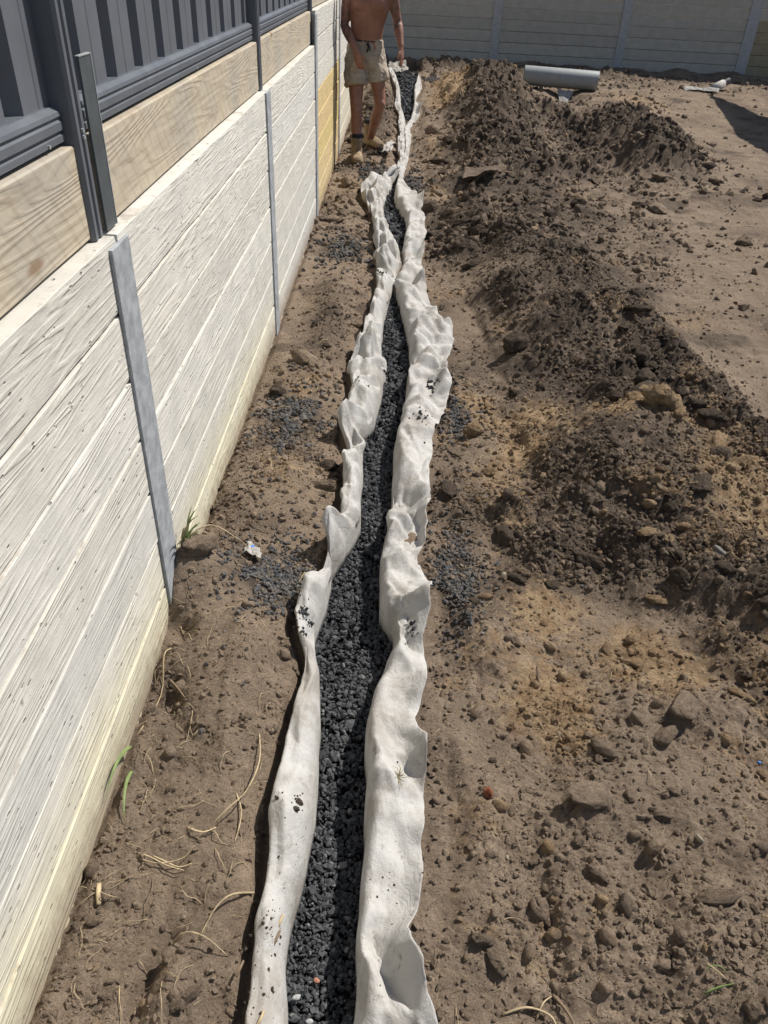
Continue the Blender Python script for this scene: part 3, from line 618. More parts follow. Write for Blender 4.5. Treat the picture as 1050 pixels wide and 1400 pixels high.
for j, yc in enumerate(POSTS_Y):
    z1 = {0: 1.19, 1: 1.19, 2: 1.182, 3: 1.197, 4: 1.385}.get(j, 1.39)
    o = i_post('steel_post', wall, M['galv'], .009, yc, -.25, z1); o.location = (0, 0, 0)
# bit of dark plate standing beside the fence post at the second post, bearing on the timber
mb = MB(); mb.box(-.026, -.020, 1.808, 1.876, 1.203, 1.556); pl = mb.build('steel_plate', M['plate'], wall, bevel=.001)
mb = MB(); mb.box(-.0275, -.0185, 1.8765, 1.879, 1.203, 1.5585); mb.box(-.0275, -.0185, 1.806, 1.8765, 1.5562, 1.5585); mb.build('plate_edge', M['edge'], pl)

# profiled steel fence standing on the wall
fence = empty('metal_fence', (WALL_X-.06, 0, 1.2)); tag(fence, 'dark grey ribbed steel fence standing on timber on top of the left wall', 'fence')
def sheet_mesh(y0, y1, z0, z1, phase):
    """ribbed sheet: proud pans and narrow recessed valleys, folded from one sheet"""
    pts = []; y = y0
    per, pan, sl_, d = .231, .150, .014, .034
    k = math.floor((y0-phase)/per)
    ev = []
    for q in range(k-1, k+int((y1-y0)/per)+4):
        b = phase+q*per
        ev += [(b, 0), (b+pan*.5-.004, 0), (b+pan*.5, -.0025), (b+pan*.5+.004, 0), (b+pan, 0), (b+pan+sl_, -d), (b+per-sl_, -d)]
    ev = [(a, b) for a, b in ev if y0 <= a <= y1]; ev = [(y0, ev[0][1])]+ev+[(y1, ev[-1][1])]
    mb = MB(); V = []; F = []
    for a, b in ev: V += [(b, a, z0), (b, a, z1)]
    for q in range(len(ev)-1): F.append((2*q, 2*q+2, 2*q+3, 2*q+1))
    mb.add(V, F); return mb
def rail(name, parent, y0, y1, z, x=0.0):
    P = [(-.05, 0), (.0, 0), (.010, .004), (.010, .016), (.0045, .019), (.0045, .022), (.011, .026), (.011, .041), (.006, .045), (.006, .048), (.011, .052), (.009, .060), (-.004, .068), (-.05, .068)]
    mb = MB(); mb.prism([(x+a, z+b) for a, b in P], 'y', y0, y1); return mb.build(name, M['fence_trim'], parent)
def c_post(name, parent, yc, z0, z1, x=0.0, wd=.05):
    P = [(-.06, yc-wd/2), (.016, yc-wd/2), (.024, yc-wd/2+.006), (.024, yc-.008), (.016, yc-.003), (.016, yc+.003), (.024, yc+.008), (.024, yc+wd/2-.006), (.016, yc+wd/2), (-.06, yc+wd/2)]
    mb = MB(); mb.prism([(x+a, b) for a, b in P], 'z', z0, z1); return mb.build(name, M['fence_trim'], parent, bevel=.001)
for i in range(len(POSTS_Y)-1):
    y0, y1 = POSTS_Y[i], POSTS_Y[i+1]; dz = 0 if i < 4 else .205
    a, b = y0+.03, y1-.035
    if i == 3: a, b = y0+.03, y1-.035
    sh = sheet_mesh(a-.02, b+.02, .215+dz, 2.02, 2.195 if i != 1 else 1.612).build('fence_sheet', M['fence'], fence); sh.location = (-.012, 0, 0)
    m = sh.modifiers.new('thickness', 'SOLIDIFY'); m.thickness = .001
    r = rail('bottom_rail', fence, a, b, .206+dz); rail('top_rail', fence, a, b, 2.0)
    for q in range(3):
        mb = MB(); yq = a+.12+q*(b-a-.24)/2; mb.tube([(.0105, yq, .214+dz), (.0135, yq, .214+dz)], .004, 8); mb.build('screw', M['edge'], r)
for j, yc in enumerate(POSTS_Y):
    yy = yc-.035 if j == 2 else yc+.01
    p = c_post('fence_post', fence, yy, .0 if j < 4 else (.0 if j == 4 else .205), 2.08, .012 if j < 5 else .0, .055 if j != 3 else .06)
    for zq in (.225, .212):
        mb = MB(); mb.tube([(.035, yy+.003, zq), (.040, yy+.003, zq)], .0042, 8); mb.build('screw', M['edge'], p)

# rear boundary: wall across the end of the yard, in shade
BACK_Y = 16.2
bw = empty('retaining_wall', (0, BACK_Y, 0)); tag(bw, 'shaded grey concrete sleeper wall across the far end of the yard', 'retaining wall')
BX = [-.68, 1.60, 3.88, 6.13, 8.4, 10.7]
for i in range(len(BX)-1):
    for k in range(10):
        z0 = 1.58-ROW*(k+1)
        me = sleeper_mesh('concrete_sleeper', BX[i+1]-BX[i]-.012, ROW-.0008, .07, 30, 7, 400+i*20+k)
        o = link('concrete_sleeper', me, M['concrete'], bw)
        o.rotation_euler = (0, 0, -PI/2); o.location = (BX[i]+.006, 0+rs.uniform(-.003, .003), z0)
        c = rs.uniform(.76, .88); o.color = (c, c*.97, c*.91, 1)
        if i == 3 and k >= 3 and z0 < .95: o.color = (.60, .53, .38, 1); o['label'] = 'concrete sleeper stained ochre yellow'
for x in BX:
    fw = .15 if abs(x-6.13) > .1 else .2
    xf = .016; t = .01; d = .10
    P = [(x-fw/2, -xf), (x+fw/2, -xf), (x+fw/2, -xf+t), (x+.005, -xf+t), (x+.005, d-t), (x+fw/2, d-t), (x+fw/2, d), (x-fw/2, d), (x-fw/2, d-t), (x-.005, d-t), (x-.005, -xf+t), (x-fw/2, -xf+t)]
    mb = MB(); mb.prism(P, 'z', -.2, 1.56); mb.build('steel_post', M['galv_pale'], bw, bevel=.0018)
bf = empty('metal_fence', (0, BACK_Y+.05, 1.58)); tag(bf, 'dark grey ribbed steel fence on top of the far end wall', 'fence')
for i in range(len(BX)-1):
    sh = sheet_mesh(BX[i]+.03, BX[i+1]-.03, .0, 1.7, .1).build('fence_sheet', M['fence'], bf, rot=(0, 0, -PI/2)); sh.location = (0, .012, 0)
    for v in sh.data.vertices: v.co.y = v.co.y
    m = sh.modifiers.new('thickness', 'SOLIDIFY'); m.thickness = .001
    for z in (.0, 1.68):
        r = rail('bottom_rail' if z == 0 else 'top_rail', bf, BX[i]+.03, BX[i+1]-.03, z); r.rotation_euler = (0, 0, -PI/2)
for x in BX:
    p = c_post('fence_post', bf, x, -.02, 1.76); p.rotation_euler = (0, 0, -PI/2)

# ------------------------------------------------------------------ geotextile strips
def ribbon(E, prof, ncol, step, seed, name, label, pinch, lift):
    E = np.array(E, float)
    d = np.concatenate([[0], np.cumsum(np.hypot(*np.diff((E[:, :2]+E[:, 2:])/2, axis=0).T))])
    L = d[-1]
    u = [0.0]
    while u[-1] < L:
        yy = np.interp(u[-1], d, E[:, 1]); u.append(u[-1]+step*max(1, (yy*yy+3)/9))
    u = np.array(u[:-1]+[L]); R = np.stack([np.interp(u, d, E[:, k]) for k in range(4)], -1)
    for _ in range(2):
        R[1:-1] = .25*R[:-2]+.5*R[1:-1]+.25*R[2:]
    n = len(u); s = np.linspace(0, 1, ncol)[None, :]
    ps = np.array(prof)
    width = np.hypot(R[:, 0]-R[:, 2], R[:, 1]-R[:, 3])
    ky = R[:, 1:2]
    w = np.clip(width/.10, .28, 1)[:, None]*(1-.25*sstep(6, 9, ky))
    fx = sstep(7.6, 8.4, R[:, 1]); tw = .42+.42*np.abs(np.sin(R[:, 1]*2.1+seed)); kk = 1-fx*(1-tw)
    mid = (R[:, :2]+R[:, 2:])/2; R = np.concatenate([mid+(R[:, :2]-mid)*kk[:, None], mid+(R[:, 2:]-mid)*kk[:, None]], 1); width = width*kk
    X = R[:, 0:1]*(1-s)+R[:, 2:3]*s; Y = R[:, 1:2]*(1-s)+R[:, 3:4]*s
    base = far_rise(Y)
    hz = np.interp(s, ps[:, 0], ps[:, 1])
    for _ in range(3): hz[:, 2:-2] = .25*hz[:, 1:-3]+.5*hz[:, 2:-2]+.25*hz[:, 3:-1]
    hx = np.interp(s, ps[:, 0], ps[:, 2])
    Z = base+np.where(hz > 0, hz*w, hz)
    X = X+hx*np.ones_like(X)
    U = np.repeat(u[:, None], ncol, 1); SS = np.repeat(s, n, 0)
    wv = SS*width[:, None]
    A = .010+.016*sum(np.exp(-((Y-p)/q)**2) for p, q in pinch)
    body = np.sin(PI*np.clip(SS*.9+.08, 0, 1))
    q1 = fbm(U*3.2+3*fbm(U*2, wv*9, seed+40, 2), wv*11+U*1.5, seed, 3)
    und = fbm(U*2.6, U*0, seed+70, 3); 
    rng = np.random.default_rng(seed); cr = np.zeros_like(Z); cx_ = np.zeros_like(Z)
    wu = U+.05*fbm(U*6, wv*14, seed+20, 2); ww = wv+.05*fbm(U*7, wv*14, seed+21, 2)
    for lam, amp in ((.42, .055), (.27, .050), (.17, .034), (.11, .016), (.075, .008), (.05, .0035)):
        for _k in range(2):
            a_ = rng.uniform(.15, 1.2)*rng.choice([-1, 1]); ph = rng.uniform(0, 1)
            tr = 2*np.abs(((wu*math.cos(a_)+ww*math.sin(a_)*1.4)/lam+ph) % 1-.5)
            loc = np.clip(2.2*vn(U*(.6/lam)*.5+_k*9, wv*4+ph*7, seed+int(lam*900))-.6, 0, 1)
            cr += amp*(tr-.5)*loc; cx_ += .5*amp*(tr-.5)*loc*rng.choice([-1, 1])
    boost = (.75+1.0*np.clip(A/.012-.8, 0, 2))*(.58+.42*sstep(1.3, 2.3, Y))
    bod2 = np.clip(np.where(hz > .02, 1.0, .3), 0, 1)*(.55+.45*body)
    Z += body*(A*1.3*q1+.045*und*w)+bod2*cr*boost*np.sqrt(w)
    X += cx_*boost*bod2*w*.8
    X += .4*A*fbm(U*5, wv*8, seed+11, 3)*w+.012*fbm(U*7, wv*0, seed+13, 3)+.005*fbm(U*38, wv*0, seed+14, 3)*(SS < .1)
    # raised scallops of the free edge
    lf = np.zeros_like(Z)
    for (yc, hh, ry, s0) in lift:
        lf += 1.35*hh*np.exp(-((Y-yc)/ry)**2)*np.clip((s0-SS)/s0, 0, 1)**1.5
    lf += .018*np.clip((.3-SS)/.3, 0, 1)*np.clip(np.sin(U*21+3*vn(U*3, U*0, seed)), 0, 1)*w
    Z += lf
    # keep clear of the soil
    g = ground(X.ravel(), Y.ravel(), False).reshape(X.shape)
    Z = np.where((hz > 0), np.maximum(Z, g+.008), Z)
    me = raw_mesh(name, np.stack([X, Y, Z], -1).reshape(-1, 3), grid_faces(n, ncol), np.full((n-1)*(ncol-1), 4), True)
    o = link(name, me, M['fabric']); m = o.modifiers.new('thickness', 'SOLIDIFY'); m.thickness = .0016; m.offset = 0
    return o, (X, Y, Z)
le = [(-.225+.0, -.6, -.13, -.6)]+list(LEFT_EDGES); re_ = [(.21, -.6, -.014, -.6)]+list(RIGHT_EDGES)
PROF_L = [(0, .02, .018), (.05, .055, .004), (.10, .078, .0), (.25, .085, 0), (.5, .092, 0), (.75, .066, 0), (.93, .015, .004), (1, -.10, .0)]
PROF_R = [(0, .028, 0), (.1, .034, 0), (.3, .038, 0), (.55, .052, 0), (.78, .062, 0), (.9, .045, 0), (.96, .005, 0), (1, -.105, .004)]
fl, GL = ribbon(le, PROF_L, 34, .0055, 11, 'fabric_strip', 'x', [(1.6, .08), (2.12, .10), (2.9, .1), (3.75, .2), (5.3, .3), (7.2, .4)], [(1.70, .03, .05, .5), (7.0, .06, .15, .4), (7.9, .05, .2, .6)])
tag(fl, 'white fabric strip along the left side of the gravel trench, nearer the concrete wall', 'fabric strip')
fr, GR = ribbon(re_, PROF_R, 36, .0055, 53, 'fabric_strip', 'x', [(1.75, .10), (1.2, .1), (3.5, .3), (4.2, .2), (4.95, .2), (.72, .1), (2.3, .15)],
                [(1.80, .075, .11, .8), (1.24, .07, .11, .7), (1.03, .035, .06, .5), (.725, .08, .07, .75), (.88, .03, .06, .5), (.60, .03, .08, .5), (1.5, .02, .05, .4), (2.25, .04, .12, .6), (2.6, .025, .12, .5), (4.12, .07, .10, .75), (3.65, .04, .12, .5), (3.2, .03, .1, .5), (4.85, .07, .08, .6), (5.6, .05, .2, .5), (6.9, .07, .12, .6), (11.5, .08, .4, .6)])
tag(fr, 'white fabric strip with wavy upturned edge along the right side of the gravel trench', 'fabric strip')
def fab_z(G, x, y):
    X, Y, Z = G; i = np.argmin((X-x)**2+(Y-y)**2); return float(Z.ravel()[i])
def scrap(name, label, corners, seed, nu=26, nv=20, amp=.03, mat='fabric', cat='fabric scrap'):
    """loose crumpled piece of sheet between four corner points"""
    a, b, c, d = [np.array(p) for p in corners]
    u = np.linspace(0, 1, nu)[:, None, None]; v = np.linspace(0, 1, nv)[None, :, None]
    P = (a*(1-u)+b*u)*(1-v)+(d*(1-u)+c*u)*v
    sc = np.linalg.norm(b-a)
    n1 = fbm(u[..., 0]*3+seed+0*v[..., 0], v[..., 0]*3+0*u[..., 0], seed, 3); n2 = fbm(u[..., 0]*4+0*v[..., 0], v[..., 0]*4+seed+0*u[..., 0], seed+9, 3)
    P = P.copy(); P[..., 2] += amp*(n1+.25)*2; P[..., 0] += amp*n2*1.2; P[..., 1] += amp*n1
    me = raw_mesh(name, P.reshape(-1, 3), grid_faces(nu, nv), np.full((nu-1)*(nv-1), 4), True)
    o = link(name, me, M[mat]); m = o.modifiers.new('thickness', 'SOLIDIFY'); m.thickness = .003
    return tag(o, label, cat) if cat else o
f = scrap('loose_flap', None, [(-.26, 8.72, .03), (-.10, 8.62, .10), (-.06, 9.1, .06), (-.24, 9.15, .02)], 3, amp=.05, cat=None)
f.parent = fl
scrap('fabric_scrap', 'grey fabric scrap hanging down beneath the middle of the big grey pipe', [(2.36, 13.38, .16), (2.62, 13.36, .16), (2.50, 13.15, .0), (2.4, 13.1, -.02)], 8, amp=.03, mat='fabric_dirty_shaded')  # darker muddy material puts the shade beneath the pipe into the scrap's colour
scrap('fabric_scrap', 'crumpled white fabric in front of the shaded far wall on the right', [(4.55, 14.2, .20), (5.05, 14.0, .20), (5.0, 13.8, .14), (4.5, 14.0, .18)], 12, amp=.05, mat='fabric_dirty_shaded')
scrap('fabric_scrap', 'dirty grey fabric bunched at the far end of the trench beyond the shirtless man', [(-.25, 14.9, .24), (.0, 14.5, .26), (.05, 14.0, .2), (-.3, 14.4, .19)], 15, amp=.08, mat='fabric_dirty_shaded')
scrap('turf_slab', 'thin slab of dark muddy turf tilted up at the front of the large far soil mound', [(.56, 7.25, .15), (.90, 7.45, .19), (.94, 7.68, .19), (.60, 7.55, .17)], 21, amp=.03, mat='clod_dark', cat='soil slab')

# ------------------------------------------------------------------ the man beyond the trench
def skin_material():
    t = NT('sunburnt_skin'); co = t.coord()
    c = t.mix(t.ramp(t.noise(co, 9, 4), .35, .65), (.30, .15, .105), (.24, .115, .078))
    sx = t.n('ShaderNodeSeparateXYZ'); t.L(co, sx.inputs[0])
    arm = t.math('MAXIMUM', t.math('MULTIPLY', t.ramp(sx.outputs[0], -.13, -.15), t.ramp(sx.outputs[2], 1.02, 1.10)), t.math('MULTIPLY', t.ramp(sx.outputs[0], .20, .23), t.ramp(sx.outputs[2], 1.12, 1.2)))
    ink = t.ramp(t.noise(co, 22, 4, .65), .42, .52)
    c = t.mix(t.math('MULTIPLY', t.math('MULTIPLY', arm, ink), .6), c, (.07, .055, .055))
    return t.fin(c, .55, t.bump(t.noise(co, 60, 3), .001, .4), spec=.4)
M['skin'] = skin_material()
M['khaki'] = paint('khaki_cotton', (.40, .345, .275), .9, 0, .2, .004, 18, .1, spots=((.24, .2, .15), 12, .6, .5))
M['boot'] = paint('tan_boot_leather', (.29, .215, .135), .9, 0, .4, .003, 14, .2)
M['sole'] = paint('boot_sole', (.055, .042, .03), .8)
M['sock'] = paint('dark_sock', (.02, .022, .028), .95, 0, .2, .001, 60)
M['hair'] = paint('dark_hair', (.03, .022, .016), .7, 0, .3, .003, 90)
M['eye'] = paint('eye_white', (.6, .58, .55), .3)
M['pupil'] = paint('pupil', (.02, .015, .01), .3)
M['cord'] = paint('dark_cord', (.03, .03, .035), .8)
PM = Vector((-.385, 8.5, 0.0))
man = empty('person', PM); tag(man, 'shirtless man in khaki shorts and tan boots standing by the wall near the trench', 'person')
g0 = 0.0
def Pt(x, y, z): return Vector((x, y, z))-PM
S_ = (1, 0, 0)
def remesh(o, vox, sm=4):
    m = o.modifiers.new('remesh', 'REMESH'); m.mode = 'VOXEL'; m.voxel_size = vox; m.use_smooth_shade = True
    if sm:
        k = o.modifiers.new('smooth', 'SMOOTH'); k.iterations = sm; k.factor = .5
mb = MB()
# joints
hipR, hipL = Pt(-.475, 8.5, .93), Pt(-.295, 8.52, .94)
kneR, kneL = Pt(-.455, 8.37, .50), Pt(-.225, 8.46, .555)
ankR, ankL = Pt(-.442, 8.36, .10), Pt(-.335, 8.86, .12)
# trunk, leaning forward a little
mb.tube([Pt(-.385, 8.52, .84), Pt(-.385, 8.51, .93), Pt(-.383, 8.50, 1.02), Pt(-.378, 8.49, 1.10), Pt(-.372, 8.475, 1.20), Pt(-.362, 8.455, 1.30), Pt(-.352, 8.435, 1.39), Pt(-.346, 8.42, 1.455), Pt(-.342, 8.41, 1.50), Pt(-.340, 8.395, 1.54)],
        [(.13, .09), (.165, .12), (.160, .115), (.150, .110), (.158, .114), (.176, .122), (.190, .122), (.185, .105), (.13, .08), (.065, .06)], 24, S_)
mb.ball(Pt(-.425, 8.345, 1.375), (.085, .035, .06)); mb.ball(Pt(-.275, 8.345, 1.375), (.085, .035, .06))      # chest
mb.tube([Pt(-.340, 8.40, 1.50), Pt(-.337, 8.37, 1.56), Pt(-.335, 8.34, 1.62)], [(.066, .062), (.058, .058), (.058, .06)], 16, S_)
# head, looking down the trench
hd = Pt(-.333, 8.305, 1.725); RH = Matrix.Rotation(math.radians(22), 3, 'X')
mb.ball(hd, (.075, .097, .112), 20, 14, RH); mb.ball(hd+RH @ Vector((0, -.035, -.062)), (.055, .060, .062), 16, 10, RH)
mb.ball(hd+RH @ Vector((0, -.098, -.018)), (.014, .022, .026), 10, 7, RH); mb.ball(hd+RH @ Vector((0, -.088, .022)), (.05, .018, .014), 12, 7, RH)
mb.ball(hd+RH @ Vector((0, -.088, -.062)), (.024, .012, .010), 10, 6, RH)
for sx in (-1, 1): mb.ball(hd+RH @ Vector((.076*sx, .008, -.012)), (.010, .018, .032), 8, 7, RH)
def limb(pts, rad, n=16): mb.tube(pts, rad, n)
# legs
def leg(h, k, a, fwd):
    h, k, a = Vector(h), Vector(k), Vector(a); L = lambda p, q, t: p+(q-p)*t
    mb.tube([L(h, k, -.05), L(h, k, .2), L(h, k, .5), L(h, k, .8), L(h, k, .95), k, L(k, a, .1), L(k, a, .3)+Vector((0, .018, 0)), L(k, a, .5)+Vector((0, .014, 0)), L(k, a, .75), L(k, a, .92), a], [.088, .086, .076, .063, .058, .057, .053, .058, .053, .041, .037, .04], 18)
    mb.ball(k+Vector(fwd)*.035, (.035, .03, .04), 10, 7)
    mb.tube([a, a+Vector((0, 0, -.05))+Vector(fwd)*.04, a+Vector((0, 0, -.07))+Vector(fwd)*.12], [.04, .04, .03], 12)
leg(hipR, kneR, ankR, (.05, -1, 0)); leg(hipL, kneL, ankL, (.35, -.95, 0))
mb.ball(hipR+Vector((.01, .05, -.03)), (.09, .085, .10)); mb.ball(hipL+Vector((-.01, .05, -.03)), (.09, .085, .10))
# arms and hands
def arm(sh, el, wr, hand_dir, palm_n, thumb_dir, curl):
    sh, el, wr = Vector(sh), Vector(el), Vector(wr); L = lambda p, q, t: p+(q-p)*t
    mb.ball(sh, (.066, .064, .07))
    mb.tube([L(sh, el, -.05), L(sh, el, .25), L(sh, el, .5), L(sh, el, .8), el, L(el, wr, .2), L(el, wr, .45), L(el, wr, .75), wr], [.056, .056, .053, .043, .041, .046, .043, .033, .028], 14)
    d = Vector(hand_dir).normalized(); nrm = Vector(palm_n); nrm = (nrm-d*nrm.dot(d)).normalized(); w_ = d.cross(nrm)
    if w_.dot(Vector(thumb_dir)) < 0: w_ = -w_
    mb.tube([wr-d*.01, wr+d*.03, wr+d*.07, wr+d*.098], [(.027, .022), (.037, .018), (.042, .017), (.040, .014)], 14, tuple(w_))
    for q, (off, ln) in enumerate(((.031, .073), (.0105, .083), (-.0105, .077), (-.030, .060))):
        b = wr+d*.088+w_*off; pts = [b-d*.02]; dd = d.copy(); p = b.copy(); pts.append(p.copy())
        for f, cu in ((.45, curl*.6), (.32, curl), (.23, curl*.8)):
            dd = (Matrix.Rotation(cu, 3, w_) @ dd) if (Matrix.Rotation(.3, 3, w_) @ d).dot(nrm) > 0 else (Matrix.Rotation(-cu, 3, w_) @ dd)
            p = p+dd*ln*f; pts.append(p.copy())
        mb.tube(pts, [.0105, .0105, .0098, .0090, .0072], 8)
    tb = wr+d*.03+w_*.028; td = (d*.75+w_*.6+nrm*.25).normalized()
    mb.tube([tb-w_*.012, tb+td*.03, tb+td*.055+d*.004, tb+td*.06+d*.026], [.015, .0135, .0115, .0085], 8)
arm(Pt(-.545, 8.43, 1.455), Pt(-.585, 8.44, 1.19), Pt(-.458, 8.27, 1.005), (.30, -.05, -1), (.3, .9, .1), (1, -.3, -.1), .28)
arm(Pt(-.155, 8.42, 1.465), Pt(-.088, 8.50, 1.235), Pt(-.045, 8.40, 1.045), (.14, -.08, -1), (-.9, .35, 0), (-.2, -1, 0), .22)
body = mb.build('body', M['skin'], man, True); remesh(body, .0058, 3)
# hair cap, eyes
mb = MB(); mb.ball(hd+RH @ Vector((0, .014, .022)), (.080, .094, .103), 20, 12, RH); hair = mb.build('hair', M['hair'], man, True)
for sx in (-1, 1):
    mb = MB(); mb.ball(hd+RH @ Vector((.031*sx, -.083, .004)), (.013, .011, .010), 10, 7, RH); e = mb.build('eye', M['eye'], man, True)
    mb = MB(); mb.ball(hd+RH @ Vector((.031*sx, -.0925, .003)), .0048, 8, 6); mb.build('pupil', M['pupil'], e, True)
# shorts
mb = MB()
mb.tube([Pt(-.384, 8.51, 1.075), Pt(-.384, 8.505, 1.05), Pt(-.384, 8.51, .98), Pt(-.385, 8.525, .90), Pt(-.385, 8.53, .83)], [(.163, .122), (.168, .127), (.182, .138), (.192, .142), (.175, .120)], 28, S_)
def short_leg(h, k, wid, seed):
    h, k = Vector(h), Vector(k); L = lambda t: h+(k-h)*t
    mb.tube([L(-.08), L(.1), L(.28), L(.44), L(.52), L(.535)], [(.098, .112), (.108, .122), (.110, .118), (.113, .116), (.116, .117), (.108, .11)], 24, S_)
short_leg(hipR, kneR, 1, 1); short_leg(hipL, kneL, 1, 2)
sh = mb.build('shorts', M['khaki'], man, True); remesh(sh, .008, 5)
tx = bpy.data.textures.new('cloth_folds', 'CLOUDS'); tx.noise_scale = .075; tx.noise_depth = 2
dm = sh.modifiers.new('folds', 'DISPLACE'); dm.texture = tx; dm.strength = .045; dm.mid_level = .5
def ring(pts_c, rx, ry, rad, name, mat, parent, z_wob=.0):
    c = Vector(pts_c); m = MB(); n = 28
    pts = [c+Vector((rx*math.cos(2*PI*k/n), ry*math.sin(2*PI*k/n), z_wob*math.sin(4*PI*k/n))) for k in range(n+1)]
    m.tube(pts, rad, 6, caps=False); return m.build(name, mat, parent, True)
ring(Pt(-.384, 8.508, 1.078), .163, .124, .006, 'waist_cord', M['cord'], sh, .004)
mb = MB(); mb.tube([Pt(-.36, 8.372, 1.07), Pt(-.352, 8.358, 1.03), Pt(-.362, 8.352, .99)], .008, 6); mb.tube([Pt(-.36, 8.372, 1.07), Pt(-.340, 8.355, 1.035), Pt(-.335, 8.35, 1.0)], .007, 6); mb.ball(Pt(-.357, 8.362, 1.055), .016, 8, 6)
mb.build('drawstring', M['cord'], sh, True)
# boots and socks
def boot(a, fwd, gz_):
    a = Vector(a); f = Vector((fwd[0], fwd[1], 0)).normalized(); sd = f.cross(Vector((0, 0, 1)))
    base = Vector((a.x, a.y, gz_))
    m = MB()
    m.tube([base+Vector((0, 0, .03)), base+Vector((0, 0, .07)), base+Vector((0, 0, .14)), base+Vector((0, 0, .225))-f*.004], [(.060, .066), (.058, .064), (.055, .062), (.062, .066)], 18, tuple(sd))
    m.tube([base-f*.055+Vector((0, 0, .052)), base+f*.02+Vector((0, 0, .066)), base+f*.09+Vector((0, 0, .06)), base+f*.145+Vector((0, 0, .05)), base+f*.19+Vector((0, 0, .044)), base+f*.212+Vector((0, 0, .04))], [(.040, .042), (.054, .056), (.057, .054), (.062, .050), (.056, .042), (.032, .026)], 16, tuple(sd))
    b = m.build('boot', M['boot'], man, True); remesh(b, .006, 3)
    m = MB(); out = []
    for t, wd in ((-.09, .02), (-.075, .038), (-.03, .043), (.03, .041), (.09, .05), (.15, .058), (.195, .045), (.222, .018)): out.append((t, wd))
    prof = [base+f*t+sd*wd for t, wd in out]+[base+f*t-sd*wd for t, wd in reversed(out)]
    V = [p+Vector((0, 0, .002)) for p in prof]+[p+Vector((0, 0, .036)) for p in prof]; n = len(prof)
    m.add(V, [(i, (i+1) % n, n+(i+1) % n, n+i) for i in range(n)]+[tuple(range(n))[::-1], tuple(range(n, 2*n))]); m.build('sole', M['sole'], b, bevel=.004)
    for q in range(4):
        c = base+f*(.052-.006*q)+Vector((0, 0, .085+.026*q)); m = MB()
        m.tube([c-sd*.034-f*.01, c+f*.012, c+sd*.034-f*.01], .006, 6); m.build('lace', M['cord'], b, True)
    m = MB(); m.tube([base+Vector((0, 0, .17)), base+Vector((0, 0, .225)), base+Vector((0, 0, .262))], [(.052, .056), (.054, .058), (.048, .051)], 16, tuple(sd)); m.build('sock', M['sock'], man, True)
boot(ankR, (.12, -1), gz(-.442, 8.33)-.002); boot(ankL, (.62, -.8), gz(-.335, 8.82)-.002)

# ------------------------------------------------------------------ pipe and other things lying about
pipe = empty('pipe', (2.41, 13.5, .17+.14)); tag(pipe, 'big pale grey plastic pipe lying on the soil in front of the far wall', 'pipe')
mb = MB(); V = []; F = []; n = 40; L0 = 1.13; prof = [(-L0/2, .133), (-L0/2, .126), (-L0/2+.02, .1255), (L0/2-.02, .1255), (L0/2, .126), (L0/2, .133), (L0/2-.006, .1345), (-L0/2+.006, .1345)]
for a, r in prof:
    for k in range(n): V.append((a, r*math.cos(2*PI*k/n), r*math.sin(2*PI*k/n)))
m_ = len(prof)
for j in range(m_):
    for k in range(n): F.append((j*n+k, j*n+(k+1) % n, ((j+1) % m_)*n+(k+1) % n, ((j+1) % m_)*n+k))
mb.add(V, F); mb.build('pipe_barrel', M['pvc'], pipe, True).modifiers.new('split', 'EDGE_SPLIT')
mb = MB(); mb.tube([(-.02, -.1, -.135+.0), (.02, -.1, -.135)], .001, 4)
pipe.rotation_euler = (0, math.radians(1.0), math.radians(-6))
bp = empty('pipe', (5.15, 14.2, .26)); tag(bp, 'short end of black pipe poking out of white fabric near the far wall', 'pipe')
mb = MB(); mb.tube([(-.16, -.1, -.05), (.12, .08, .05)], .055, 16, caps=False); q = mb.build('pipe_barrel', M['black_plastic'], bp, True); m = q.modifiers.new('thickness', 'SOLIDIFY'); m.thickness = .006
mb = MB(); mb.tube([(-.20, -.125, -.064), (.02, .015, .014)], .062, 16, caps=False); q = mb.build('fabric_sleeve', M['fabric'], bp, True); m = q.modifiers.new('thickness', 'SOLIDIFY'); m.thickness = .003

# shade sail added out of view to cast the wedge shadow on the soil
caster_c = [Vector((6.09, 14.82, 2.4)), Vector((8.5, 10.0, 2.45)), Vector((5.80, 9.75, 2.45))]
SX, SY = SUN_DIR.x/SUN_DIR.z, SUN_DIR.y/SUN_DIR.z
tips = [(4.62, 13.5), (7.0, 8.7), (4.34, 8.7)]
caster_c = [Vector((a+2.4*SX, b+2.4*SY, 2.45)) for a, b in tips]
sail = empty('shadow_caster', caster_c[0]); tag(sail, 'added unseen triangular shadow sail strung up at the right side of the yard', 'shade sail')
V = []; F = []; N = 14
for i in range(N+1):
    for j in range(N+1-i):
        a, b = i/N, j/N; c = 1-a-b; p = caster_c[0]*c+caster_c[1]*a+caster_c[2]*b-caster_c[0]; p.z -= .35*a*b+.35*b*c+.35*a*c; V.append(p)
idx = lambda i, j: i*(N+1)-i*(i-1)//2+j
for i in range(N):
    for j in range(N-i):
        F.append((idx(i, j), idx(i+1, j), idx(i, j+1)))
        if j < N-i-1: F.append((idx(i+1, j), idx(i+1, j+1), idx(i, j+1)))
mb = MB(); mb.add(V, F); o = mb.build('caster_sheet', M['cord'], sail, True); m = o.modifiers.new('thickness', 'SOLIDIFY'); m.thickness = .003
mb = MB(); mb.tube([(0, 0, 0), Vector((6.9, BACK_Y, 3.3))-caster_c[0]], .008, 6); mb.build('caster_rope', M['straw'], sail)
for c in caster_c[1:]:
    mb = MB(); b = c-caster_c[0]; mb.tube([(b.x, b.y-.05, -caster_c[0].z-.2), (b.x, b.y-.05, b.z+.15)], .04, 12); mb.build('caster_pole', M['galv'], sail, True)

